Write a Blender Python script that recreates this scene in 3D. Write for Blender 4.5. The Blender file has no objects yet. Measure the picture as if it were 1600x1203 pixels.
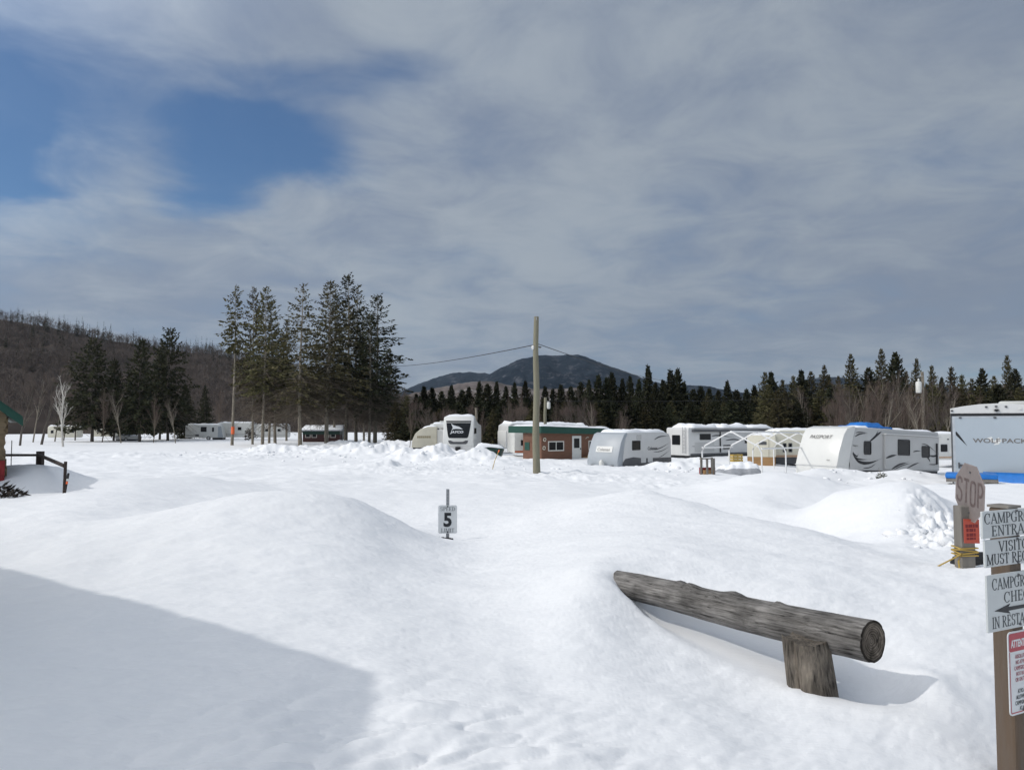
import bpy, bmesh, math, random
import numpy as np
from mathutils import Vector, Matrix

R = math.radians
SC = bpy.context.scene
COL = SC.collection

# ------------------------------------------------------------------ camera
CAMZ = 2.9
FPX = 1200.0                      # focal length in pixels of the 1600 px wide photograph
PITCH = math.atan((663 - 601.5) / FPX)
cam_data = bpy.data.cameras.new('camera')
cam_data.sensor_width = 36.0
cam_data.lens = 36.0 * FPX / 1600.0
cam_data.clip_start = 0.05
cam_data.clip_end = 20000.0
cam = bpy.data.objects.new('camera', cam_data)
COL.objects.link(cam)
cam.location = (0, 0, CAMZ)
cam.rotation_euler = (R(90) + PITCH, 0, 0)
SC.camera = cam

# ------------------------------------------------------------------ light
SUN_EL = R(42)
SUN_AZ = R(12)                    # the sun stands to the left and a little behind the camera
SUN_XY = (-math.cos(SUN_AZ), -math.sin(SUN_AZ))
sun_dir = Vector((SUN_XY[0] * math.cos(SUN_EL), SUN_XY[1] * math.cos(SUN_EL), math.sin(SUN_EL)))
sd = bpy.data.lights.new('sun', 'SUN')
sd.energy = 1.52
sd.angle = R(1.0)
sd.color = (1.0, 0.965, 0.91)
sun = bpy.data.objects.new('sun', sd)
COL.objects.link(sun)
sun.rotation_euler = sun_dir.to_track_quat('Z', 'Y').to_euler()

SC.view_settings.view_transform = 'Standard'
SC.view_settings.look = 'None'
SC.view_settings.exposure = 0.0
SC.view_settings.gamma = 1.0
SC.cycles.use_denoising = True
SC.cycles.max_bounces = 6
SC.cycles.diffuse_bounces = 3
SC.cycles.glossy_bounces = 2
SC.cycles.transmission_bounces = 2
SC.cycles.volume_bounces = 0
SC.cycles.caustics_reflective = False
SC.cycles.caustics_refractive = False


def ray(px, py):
    u = (px - 800.0) / FPX
    v = (601.5 - py) / FPX
    cp, sp = math.cos(PITCH), math.sin(PITCH)
    return Vector((u, cp - v * sp, sp + v * cp))


def P(px, py, d):
    """world point seen at photo pixel (px, py) at forward distance d"""
    r = ray(px, py)
    t = d / r.y
    return Vector((r.x * t, d, CAMZ + r.z * t))


def nd(nt, kind, **kw):
    n = nt.nodes.new(kind)
    for k, v in kw.items():
        setattr(n, k, v)
    return n


# ------------------------------------------------------------------ sky
world = bpy.data.worlds.new('World')
SC.world = world
world.use_nodes = True
wt = world.node_tree
wt.nodes.clear()
w_out = nd(wt, 'ShaderNodeOutputWorld')
w_bg = nd(wt, 'ShaderNodeBackground')
SKY_STRENGTH = 0.1
w_bg.inputs['Strength'].default_value = SKY_STRENGTH
wt.links.new(w_bg.outputs[0], w_out.inputs[0])
sky = nd(wt, 'ShaderNodeTexSky', sky_type='NISHITA')
sky.sun_disc = False
sky.sun_elevation = SUN_EL
sky.sun_rotation = math.atan2(SUN_XY[0], SUN_XY[1])
sky.altitude = 400
sky.air_density = 1.0
sky.dust_density = 0.4
sky.ozone_density = 1.5
tc = nd(wt, 'ShaderNodeTexCoord')


def vmath(op, a, b=None, scale=None):
    n = nd(wt, 'ShaderNodeVectorMath', operation=op)
    for i, s in enumerate((a, b)):
        if s is None:
            continue
        if isinstance(s, (tuple, list, Vector)):
            n.inputs[i].default_value = tuple(s)
        else:
            wt.links.new(s, n.inputs[i])
    if scale is not None:
        n.inputs['Scale'].default_value = scale
    return n


def smath(op, a, b=None, c=None, clamp=False):
    n = nd(wt, 'ShaderNodeMath', operation=op, use_clamp=clamp)
    for i, s in enumerate((a, b, c)):
        if s is None:
            continue
        if isinstance(s, (int, float)):
            n.inputs[i].default_value = s
        else:
            wt.links.new(s, n.inputs[i])
    return n.outputs[0]


def wnoise(vec, scale, detail, rough, dist=0.0):
    n = nd(wt, 'ShaderNodeTexNoise')
    n.inputs['Scale'].default_value = scale
    n.inputs['Detail'].default_value = detail
    n.inputs['Roughness'].default_value = rough
    n.inputs['Distortion'].default_value = dist
    wt.links.new(vec, n.inputs['Vector'])
    return n


def maprange(v, a, b, c, d):
    n = nd(wt, 'ShaderNodeMapRange', interpolation_type='SMOOTHSTEP')
    wt.links.new(v, n.inputs['Value'])
    for k, x in zip(('From Min', 'From Max', 'To Min', 'To Max'), (a, b, c, d)):
        n.inputs[k].default_value = x
    return n.outputs['Result']


gen = tc.outputs['Generated']
sep = nd(wt, 'ShaderNodeSeparateXYZ')
wt.links.new(gen, sep.inputs[0])
# cloud layer seen from below: directions projected on a high flat sheet
zc = smath('ADD', smath('MAXIMUM', sep.outputs[2], 0.0), 0.16)
comb = nd(wt, 'ShaderNodeCombineXYZ')
wt.links.new(smath('DIVIDE', sep.outputs[0], zc), comb.inputs[0])
wt.links.new(smath('DIVIDE', sep.outputs[1], zc), comb.inputs[1])
sheet = comb.outputs[0]
n_warp = wnoise(sheet, 1.1, 5, 0.6)
warp = vmath('SCALE', vmath('SUBTRACT', n_warp.outputs['Color'], (0.5, 0.5, 0.5)).outputs[0], scale=0.20).outputs[0]
wdir = vmath('ADD', gen, warp).outputs[0]


def hole(px, py, rx, ry):
    c = ray(px, py).normalized()
    dv = vmath('SUBTRACT', wdir, c).outputs[0]
    sx, sz = FPX / rx, FPX / ry
    ln = vmath('LENGTH', vmath('MULTIPLY', dv, (sx, sx * 0.5, sz)).outputs[0]).outputs['Value']
    return maprange(ln, 0.0, 1.95, 1.0, 0.0)


holes = None
for (px, py, rx, ry, a) in [(410, 215, 90, 44, 0.92), (342, 302, 46, 40, 0.80), (0, 195, 36, 40, 0.92), (500, 108, 130, 22, 0.30),
                            (640, 88, 90, 18, 0.28), (300, 160, 230, 90, 0.26), (0, 285, 60, 15, 0.5), (470, 130, 240, 80, 0.16), (-300, 120, 250, 130, 0.9)]:
    h = smath('MULTIPLY', hole(px, py, rx, ry), a)
    holes = h if holes is None else smath('ADD', holes, h)
n_c = wnoise(sheet, 0.9, 8, 0.58, 0.4)
n_f = wnoise(sheet, 3.0, 9, 0.6, 0.5)
cover = smath('ADD', smath('SUBTRACT', smath('MULTIPLY', n_c.outputs['Fac'], 0.75), smath('MULTIPLY', holes, 1.05)), 0.52)
cover = smath('ADD', cover, smath('MULTIPLY', smath('SUBTRACT', n_f.outputs['Fac'], 0.5), 0.85))
alpha = maprange(cover, -0.16, 1.02, 0.11, 0.97)
n_t = wnoise(sheet, 0.55, 5, 0.5, 0.3)
tone = maprange(smath('ADD', smath('MULTIPLY', n_t.outputs['Fac'], 0.6), smath('MULTIPLY', n_f.outputs['Fac'], 0.4)), 0.38, 0.62, 0.0, 1.0)
cmix = nd(wt, 'ShaderNodeMix', data_type='RGBA')
K = 1.0 / SKY_STRENGTH
cmix.inputs['A'].default_value = (0.225 * K, 0.268 * K, 0.345 * K, 1)
cmix.inputs['B'].default_value = (0.345 * K, 0.390 * K, 0.440 * K, 1)
wt.links.new(tone, cmix.inputs['Factor'])
# the cloud sheet is made much brighter on the sun's side and darker away from it
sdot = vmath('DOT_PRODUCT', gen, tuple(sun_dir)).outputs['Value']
side = maprange(sdot, 0.30, 0.92, 1.0, 3.1)  # strong sunward glow, mostly out of view, added to lift the shaded snow
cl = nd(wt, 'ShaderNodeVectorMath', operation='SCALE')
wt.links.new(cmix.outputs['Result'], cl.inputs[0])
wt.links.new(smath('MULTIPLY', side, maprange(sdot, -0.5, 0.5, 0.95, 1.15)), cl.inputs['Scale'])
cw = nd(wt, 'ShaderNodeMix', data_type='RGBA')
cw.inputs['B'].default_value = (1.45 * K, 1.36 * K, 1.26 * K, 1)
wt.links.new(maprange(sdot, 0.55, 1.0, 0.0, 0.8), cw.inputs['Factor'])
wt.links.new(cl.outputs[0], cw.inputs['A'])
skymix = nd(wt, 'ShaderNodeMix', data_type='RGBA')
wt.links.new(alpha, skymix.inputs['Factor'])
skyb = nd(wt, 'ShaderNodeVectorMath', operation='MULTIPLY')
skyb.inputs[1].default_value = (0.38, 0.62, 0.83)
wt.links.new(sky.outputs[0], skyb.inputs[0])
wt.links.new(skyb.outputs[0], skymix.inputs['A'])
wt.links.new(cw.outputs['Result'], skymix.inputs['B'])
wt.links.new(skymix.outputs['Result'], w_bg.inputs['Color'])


# ------------------------------------------------------------------ mesh helpers
def link(o):
    COL.objects.link(o)
    return o


class MB:
    """collects shapes and links them as one mesh object"""

    def __init__(self):
        self.v, self.f = [], []

    def add(self, vs, fs):
        k = len(self.v)
        self.v += [tuple(p) for p in vs]
        self.f += [tuple(k + i for i in f) for f in fs]

    def box(self, x0, x1, y0, y1, z0, z1):
        self.add([(x0, y0, z0), (x1, y0, z0), (x1, y1, z0), (x0, y1, z0), (x0, y0, z1), (x1, y0, z1), (x1, y1, z1), (x0, y1, z1)],
                 [(0, 3, 2, 1), (4, 5, 6, 7), (0, 1, 5, 4), (1, 2, 6, 5), (2, 3, 7, 6), (3, 0, 4, 7)])

    def tube(self, pts, rad, n=8, cap=True):
        pts = [Vector(p) for p in pts]
        if not isinstance(rad, (list, tuple)):
            rad = [rad] * len(pts)
        vs, fs = [], []
        for i, p in enumerate(pts):
            d = (pts[min(i + 1, len(pts) - 1)] - pts[max(i - 1, 0)]).normalized()
            a = d.cross(Vector((0, 0, 1)) if abs(d.z) < 0.9 else Vector((1, 0, 0))).normalized()
            b = d.cross(a)
            for j in range(n):
                t = 2 * math.pi * j / n
                vs.append(p + (a * math.cos(t) + b * math.sin(t)) * rad[i])
        for i in range(len(pts) - 1):
            for j in range(n):
                fs.append((i * n + j, i * n + (j + 1) % n, (i + 1) * n + (j + 1) % n, (i + 1) * n + j))
        if cap:
            fs.append(tuple(range(n))[::-1])
            fs.append(tuple((len(pts) - 1) * n + j for j in range(n)))
        self.add(vs, fs)

    def prism(self, poly, fn, d0, d1):
        """poly: 2D outline; fn(a, b, d) -> 3D point"""
        n = len(poly)
        vs = [fn(a, b, d0) for a, b in poly] + [fn(a, b, d1) for a, b in poly]
        fs = [tuple(range(n))[::-1], tuple(range(n, 2 * n))]
        fs += [(i, (i + 1) % n, n + (i + 1) % n, n + i) for i in range(n)]
        self.add(vs, fs)

    def ribbon(self, pts, w, fn, d):
        """flat band of varying width along a 2D path, laid on a face; fn(a, b, d) -> 3D"""
        pts = smooth_path(pts)
        n = len(pts)
        L, Rr = [], []
        for i, p in enumerate(pts):
            q0, q1 = pts[max(i - 1, 0)], pts[min(i + 1, n - 1)]
            dx, dy = q1[0] - q0[0], q1[1] - q0[1]
            l = math.hypot(dx, dy) or 1
            ww = w(i / (n - 1)) * 0.5
            L.append((p[0] - dy / l * ww, p[1] + dx / l * ww))
            Rr.append((p[0] + dy / l * ww, p[1] - dx / l * ww))
        vs = [fn(a, b, d) for a, b in L] + [fn(a, b, d) for a, b in Rr]
        self.add(vs, [(i, i + 1, n + i + 1, n + i) for i in range(n - 1)])

    def mesh(self, name, mat, bevel=0.0, smooth=False, seg=2):
        me = bpy.data.meshes.new(name)
        me.from_pydata(self.v, [], self.f)
        bm = bmesh.new()
        bm.from_mesh(me)
        bmesh.ops.recalc_face_normals(bm, faces=bm.faces)
        if bevel > 0:
            ed = [e for e in bm.edges if len(e.link_faces) == 2 and e.calc_face_angle(0) > 0.35]
            bmesh.ops.bevel(bm, geom=ed, offset=bevel, segments=seg, affect='EDGES', profile=0.5, clamp_overlap=True)
        if smooth:
            for f in bm.faces:
                f.smooth = True
        bm.to_mesh(me)
        bm.free()
        if smooth:
            me.set_sharp_from_angle(angle=R(38))
        if mat is not None:
            me.materials.append(mat)
        return me

    def build(self, name, mat, parent=None, bevel=0.0, smooth=False, seg=2):
        o = bpy.data.objects.new(name, self.mesh(name, mat, bevel, smooth, seg))
        link(o)
        if parent is not None:
            o.parent = parent
        return o


def smooth_path(pts, k=6):
    if len(pts) < 3:
        return pts
    out = []
    n = len(pts)
    for i in range(n - 1):
        p0, p1, p2, p3 = pts[max(i - 1, 0)], pts[i], pts[i + 1], pts[min(i + 2, n - 1)]
        for s in range(k):
            t = s / k
            out.append(tuple(0.5 * ((2 * p1[j]) + (-p0[j] + p2[j]) * t + (2 * p0[j] - 5 * p1[j] + 4 * p2[j] - p3[j]) * t * t
                                    + (-p0[j] + 3 * p1[j] - 3 * p2[j] + p3[j]) * t ** 3) for j in range(len(p1))))
    out.append(tuple(pts[-1]))
    return out


def tag(o, label=None, cat=None, group=None, kind=None):
    if label:
        o['label'] = label
    if cat:
        o['category'] = cat
    if group:
        o['group'] = group
    if kind:
        o['kind'] = kind
    return o


def thing(name, label, cat, loc=(0, 0, 0), rotz=0.0, group=None, tilt=(0, 0)):
    o = bpy.data.objects.new(name, None)
    o.empty_display_size = 0.3
    link(o)
    o.location = loc
    o.rotation_euler = (tilt[0], tilt[1], rotz)
    return tag(o, label, cat, group)


def copy_tree(o, parent=None):
    c = o.copy()
    COL.objects.link(c)
    if parent is not None:
        c.parent = parent
    for ch in list(o.children):
        copy_tree(ch, c)
    return c


# ------------------------------------------------------------------ materials
MATS = {}


def mat(name, col, rough=0.6, var=0.12, scale=6.0, bump=0.0, metal=0.0, spec=0.4, stretch=(1, 1, 1), col2=None, detail=5, bscale=None, objvar=0.0):
    if name in MATS:
        return MATS[name]
    m = bpy.data.materials.new(name)
    m.use_nodes = True
    t = m.node_tree
    b = t.nodes['Principled BSDF']
    b.inputs['Roughness'].default_value = rough
    b.inputs['Metallic'].default_value = metal
    b.inputs['Specular IOR Level'].default_value = spec
    c = nd(t, 'ShaderNodeTexCoord')
    mp = nd(t, 'ShaderNodeMapping')
    mp.inputs['Scale'].default_value = stretch
    t.links.new(c.outputs['Object'], mp.inputs['Vector'])
    n = nd(t, 'ShaderNodeTexNoise')
    n.inputs['Scale'].default_value = scale
    n.inputs['Detail'].default_value = detail
    n.inputs['Roughness'].default_value = 0.6
    t.links.new(mp.outputs[0], n.inputs['Vector'])
    mr = nd(t, 'ShaderNodeMapRange')
    mr.inputs['From Min'].default_value = 0.3
    mr.inputs['From Max'].default_value = 0.7
    t.links.new(n.outputs['Fac'], mr.inputs['Value'])
    mx = nd(t, 'ShaderNodeMix', data_type='RGBA')
    a = [x * (1 - var) for x in col]
    z = [min(1, x * (1 + var)) for x in col] if col2 is None else col2
    mx.inputs['A'].default_value = (*a, 1)
    mx.inputs['B'].default_value = (*z, 1)
    t.links.new(mr.outputs[0], mx.inputs['Factor'])
    out = mx.outputs['Result']
    if objvar > 0:
        oi = nd(t, 'ShaderNodeObjectInfo')
        hs = nd(t, 'ShaderNodeHueSaturation')
        mv = nd(t, 'ShaderNodeMapRange')
        mv.inputs['To Min'].default_value = 1 - objvar
        mv.inputs['To Max'].default_value = 1 + objvar
        t.links.new(oi.outputs['Random'], mv.inputs['Value'])
        t.links.new(mv.outputs[0], hs.inputs['Value'])
        mh = nd(t, 'ShaderNodeMapRange')
        mh.inputs['To Min'].default_value = 0.5 - objvar * 0.06
        mh.inputs['To Max'].default_value = 0.5 + objvar * 0.06
        t.links.new(oi.outputs['Random'], mh.inputs['Value'])
        t.links.new(mh.outputs[0], hs.inputs['Hue'])
        t.links.new(out, hs.inputs['Color'])
        out = hs.outputs[0]
    t.links.new(out, b.inputs['Base Color'])
    if bump > 0:
        bn = n
        if bscale:
            bn = nd(t, 'ShaderNodeTexNoise')
            bn.inputs['Scale'].default_value = bscale
            bn.inputs['Detail'].default_value = 4
            t.links.new(mp.outputs[0], bn.inputs['Vector'])
        bp = nd(t, 'ShaderNodeBump')
        bp.inputs['Strength'].default_value = bump
        bp.inputs['Distance'].default_value = 0.02
        t.links.new(bn.outputs['Fac'], bp.inputs['Height'])
        t.links.new(bp.outputs[0], b.inputs['Normal'])
    MATS[name] = m
    return m


M_white = mat('white_paint', (0.66, 0.66, 0.63), 0.35, 0.05, 1.2)
M_gel = mat('white_fibreglass', (0.70, 0.70, 0.675), 0.3, 0.03, 0.8)
M_cream = mat('cream_siding', (0.68, 0.65, 0.54), 0.5, 0.06, 1.5)
M_beige = mat('beige_siding', (0.52, 0.49, 0.40), 0.5, 0.08, 1.5)
M_grey = mat('grey_siding', (0.50, 0.50, 0.49), 0.42, 0.05, 1.2)
M_lgrey = mat('light_grey_siding', (0.62, 0.62, 0.61), 0.42, 0.04, 1.2)
M_silver = mat('silver_panel', (0.36, 0.39, 0.42), 0.4, 0.05, 1.2)
M_dgrey = mat('charcoal_panel', (0.085, 0.088, 0.095), 0.45, 0.1, 2.0)
M_steelblue = mat('pale_steel_panel', (0.40, 0.455, 0.50), 0.42, 0.025, 0.7)
M_black = mat('black_vinyl', (0.014, 0.014, 0.016), 0.4, 0.15, 3.0)
M_glass = mat('dark_window_glass', (0.010, 0.011, 0.013), 0.12, 0.2, 1.0, spec=0.22)
M_rubber = mat('tyre_rubber', (0.02, 0.02, 0.02), 0.85, 0.2, 8)
M_rim = mat('rim_metal', (0.5, 0.5, 0.5), 0.35, 0.1, 5, metal=0.7)
M_steel = mat('galvanised_steel', (0.36, 0.37, 0.38), 0.5, 0.15, 14, metal=0.35, bump=0.1)
M_pipe = mat('white_pipe', (0.78, 0.78, 0.77), 0.4, 0.05, 6)
M_green = mat('green_metal', (0.008, 0.060, 0.042), 0.45, 0.12, 2.0)
M_dkgreen = mat('dark_green_paint', (0.01, 0.04, 0.03), 0.5, 0.15, 3)
M_brown = mat('brown_wood_siding', (0.165, 0.080, 0.050), 0.7, 0.22, 3.0, stretch=(0.6, 0.6, 8), bump=0.25)
M_maroon = mat('dark_red_siding', (0.055, 0.022, 0.020), 0.7, 0.2, 4.0, stretch=(1, 1, 6))
M_plank = mat('weathered_plank', (0.20, 0.185, 0.165), 0.85, 0.25, 5.0, stretch=(1, 1, 0.15), bump=0.3)
M_rawwood = mat('tan_lumber', (0.34, 0.20, 0.09), 0.75, 0.2, 4.0, stretch=(0.3, 2, 2))
M_pole = mat('pole_wood', (0.33, 0.29, 0.21), 0.85, 0.32, 9.0, stretch=(1, 1, 0.06), bump=0.4, col2=(0.21, 0.21, 0.15))
M_redpaint = mat('red_paint', (0.25, 0.02, 0.02), 0.55, 0.2, 4)
M_orange = mat('orange_plastic', (0.85, 0.16, 0.05), 0.6, 0.1, 6)
M_yellow = mat('yellow_plastic', (0.44, 0.30, 0.07), 0.6, 0.15, 6)
M_blue = mat('blue_tarp', (0.012, 0.16, 0.52), 0.45, 0.2, 2.5, bump=0.4, bscale=5)
M_tarpgrey = mat('grey_tarp', (0.30, 0.31, 0.33), 0.6, 0.25, 3.0, bump=0.5)
M_fencewood = mat('dark_fence_wood', (0.035, 0.024, 0.02), 0.8, 0.25, 6, stretch=(1, 1, 0.2))
M_cable = mat('cable_rubber', (0.02, 0.02, 0.022), 0.6, 0.1, 3)
M_logwall = mat('log_wall', (0.22, 0.165, 0.10), 0.75, 0.3, 4, stretch=(0.3, 1, 2))


# ------------------------------------------------------------------ numpy noise
def _hash(ix, iy, seed):
    h = (ix.astype(np.int64) * 374761393 + iy.astype(np.int64) * 668265263 + seed * 1442695041) & 0x7fffffff
    h = ((h ^ (h >> 13)) * 1274126177) & 0x7fffffff
    return (h ^ (h >> 16)) & 0xffff


def pnoise(x, y, seed=0):
    x0 = np.floor(x)
    y0 = np.floor(y)
    fx, fy = x - x0, y - y0
    u = fx * fx * fx * (fx * (fx * 6 - 15) + 10)
    v = fy * fy * fy * (fy * (fy * 6 - 15) + 10)
    r = 0
    for dx in (0, 1):
        for dy in (0, 1):
            a = _hash(x0 + dx, y0 + dy, seed) * (2 * np.pi / 65536.0)
            g = np.cos(a) * (fx - dx) + np.sin(a) * (fy - dy)
            r = r + g * (u if dx else 1 - u) * (v if dy else 1 - v)
    return r * 1.4


def fbm(x, y, seed=0, oct=4, gain=0.5):
    a, s = 1.0, 0
    for o in range(oct):
        s = s + a * pnoise(x * 2 ** o, y * 2 ** o, seed + o * 7)
        a *= gain
    return s


def sstep(a, b, x):
    t = np.clip((x - a) / (b - a), 0, 1)
    return t * t * (3 - 2 * t)


def np_mesh(name, verts, faces, mat_, smooth=True):
    """faces: (n, k) int array"""
    me = bpy.data.meshes.new(name)
    n, k = faces.shape
    me.vertices.add(len(verts))
    me.vertices.foreach_set('co', verts.astype(np.float32).ravel())
    me.loops.add(n * k)
    me.loops.foreach_set('vertex_index', faces.astype(np.int32).ravel())
    me.polygons.add(n)
    me.polygons.foreach_set('loop_start', np.arange(0, n * k, k, dtype=np.int32))
    me.polygons.foreach_set('loop_total', np.full(n, k, dtype=np.int32))
    me.update(calc_edges=True)
    me.polygons.foreach_set('use_smooth', np.full(n, smooth, dtype=bool))
    if mat_ is not None:
        me.materials.append(mat_)
    return me
# ------------------------------------------------------------------ the snow field
def zof(px, d, s):
    return P(px, s, d).z if s > 100 else s


COLS = {
    -260: [(3, 1.4), (6, 1.5), (10, 1.6), (16, 1.5), (22, 1.5), (30, 0.9), (50, 0.4)],
    0: [(3, 1.4), (5, 1.5), (8, 885.), (12, 1.42), (16, 781.), (18.5, 1.45), (21, 1.75), (25, 1.1), (40, 0.4), (60, 0.25)],
    60: [(16, 778.), (18, 1.4), (20.2, 724.), (22.5, 1.4), (28, 0.8)],
    100: [(3, 1.4), (5, 1.5), (8, 1.5), (12, 1.52), (15, 779.), (16.5, 771.), (18.2, 1.35), (20.2, 729.), (22.5, 1.25), (28, 0.8), (40, 0.4), (60, 0.25)],
    200: [(3, 1.4), (5, 1.5), (8, 1.52), (10, 1.64), (12, 1.46), (15, 1.48), (19, 750.), (22, 1.1), (28, 0.75), (40, 0.4), (60, 0.3)],
    300: [(8, 1.57), (9.5, 1.72), (11, 789.), (14, 1.35), (18, 1.35), (21, 743.), (25, 1.0), (40, 0.45), (60, 0.3)],
    400: [(3, 1.4), (5, 1.48), (8, 1.6), (10, 1.82), (11.2, 770.), (13.5, 1.4), (18, 1.2), (24, 1.0), (40, 0.5), (60, 0.4)],
    480: [(8, 1.58), (10, 1.78), (11.8, 766.), (13.8, 1.3), (18, 1.05), (30, 0.75)],
    560: [(3, 1.38), (5, 1.45), (8, 1.5), (10, 1.62), (12, 783.), (13.8, 1.1), (20, 1.0), (30, 0.7), (50, 0.4)],
    620: [(10, 1.42), (12.2, 809.), (13.8, 1.05)],
    700: [(3, 1.38), (4, 1.4), (6, 1.38), (9, 1.25), (12.75, 1.02), (16, 1.0), (20, 0.97), (30, 0.72), (50, 0.35)],
    840: [(3, 1.33), (5, 1.36), (6.5, 1.42), (8, 1.42), (12, 1.27), (16, 1.15), (24, 0.9), (36, 739.), (50, 0.35)],
    930: [(5.6, 1.41), (6.2, 1.48), (6.9, 1.61), (8, 1.56)],
    1005: [(3, 1.3), (5.4, 1.33), (6.3, 1.40), (7.2, 1.58), (9, 1.56), (13, 1.54), (15.5, 766.), (19, 1.0), (26, 0.75), (36, 0.5), (50, 0.25)],
    1100: [(3, 1.25), (4.2, 1.28), (5.5, 1.29), (6.6, 1.5), (9, 1.55), (12, 1.5), (14, 789.), (16.5, 0.95), (20, 0.9), (26, 757.), (30, 0.7), (36, 0.55), (50, 0.2)],
    1200: [(3, 1.22), (4.5, 1.22), (5.5, 1.30), (6.4, 1.47), (9, 1.5), (12.5, 815.), (15, 0.85), (18, 1.0), (24, 738.), (28, 0.8), (35, 0.5), (50, 0.2)],
    1270: [(3, 1.2), (4.75, 1.25), (5.8, 1.4), (7, 1.5), (9, 1.48), (11.3, 829.), (14, 0.85), (18, 0.9), (24, 748.), (28, 0.6), (33, 738.), (37, 0.2), (50, 0.1)],
    1300: [(14.5, 1.1), (16.8, 770.), (19.5, 0.95)],
    1340: [(4.4, 1.22), (5.4, 1.24), (6.2, 1.4), (8, 1.45), (10.3, 854.), (12.6, 1.0), (14.5, 1.33), (16.8, 764.), (20, 1.0), (28, 0.5), (34, 743.), (40, 0.1)],
    1390: [(3, 1.12), (5, 1.23), (7, 1.42), (9, 1.36), (10.5, 1.2), (12, 1.18), (14, 1.45), (16.3, 755.), (20, 1.1), (34, 741.), (42, 0.0)],
    1435: [(10.5, 1.2), (11.6, 1.22), (14, 1.5), (15.4, 756.), (18, 1.1), (34, 0.6)],
    1500: [(3, 1.02), (4.2, 1.08), (5.2, 1.26), (7, 1.38), (8.5, 886.), (10, 1.2), (12, 833.), (14, 1.0), (18, 1.12), (20.5, 1.22), (23, 1.1), (34, 0.5), (45, 0.0)],
    1580: [(3, 0.9), (4.2, 0.95), (5.2, 1.15), (6.5, 1.32), (8.5, 1.4), (12, 1.15), (18, 779.), (21, 757.), (24, 1.0), (34, 0.4), (45, 0.0)],
    1850: [(3, 0.9), (4.6, 0.95), (6, 1.25), (8.5, 1.4), (14, 1.3), (21, 1.1), (30, 0.6), (50, 0.2)],
}
_cp, _cz = [], []
for px, lst in COLS.items():
    az = math.atan((px - 800) / FPX)
    pts = list(lst)
    if lst[0][0] <= 3.5 and lst[-1][0] >= 40:
        pts = [(1.3, 1.4)] + pts + [(90, 0.35), (150, 0.4), (500, 0.5), (4000, 0.5)]
    for d, s in pts:
        _cp.append((az * 2.3, math.log(d / math.cos(az))))
        _cz.append(zof(px, d, s))
_cp = np.array(_cp)
_cz = np.array(_cz)


def _tps(r2):
    return 0.5 * r2 * np.log(r2 + 1e-9)


_n = len(_cp)
_K = _tps(((_cp[:, None] - _cp[None]) ** 2).sum(-1)) + np.eye(_n) * 0.0006
_A = np.zeros((_n + 3, _n + 3))
_A[:_n, :_n] = _K
_A[:_n, _n] = 1
_A[:_n, _n + 1:] = _cp
_A[_n:, :_n] = _A[:_n, _n:].T
_W = np.linalg.solve(_A, np.concatenate([_cz, np.zeros(3)]))

LOG_A = P(985, 917, 6.75)          # buried end of the log (axis)
LOG_B = P(1352, 999, 4.85)         # free end
_ax = np.array([LOG_B.x - LOG_A.x, LOG_B.y - LOG_A.y])
_axl = np.linalg.norm(_ax)
_ax = _ax / _axl


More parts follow.
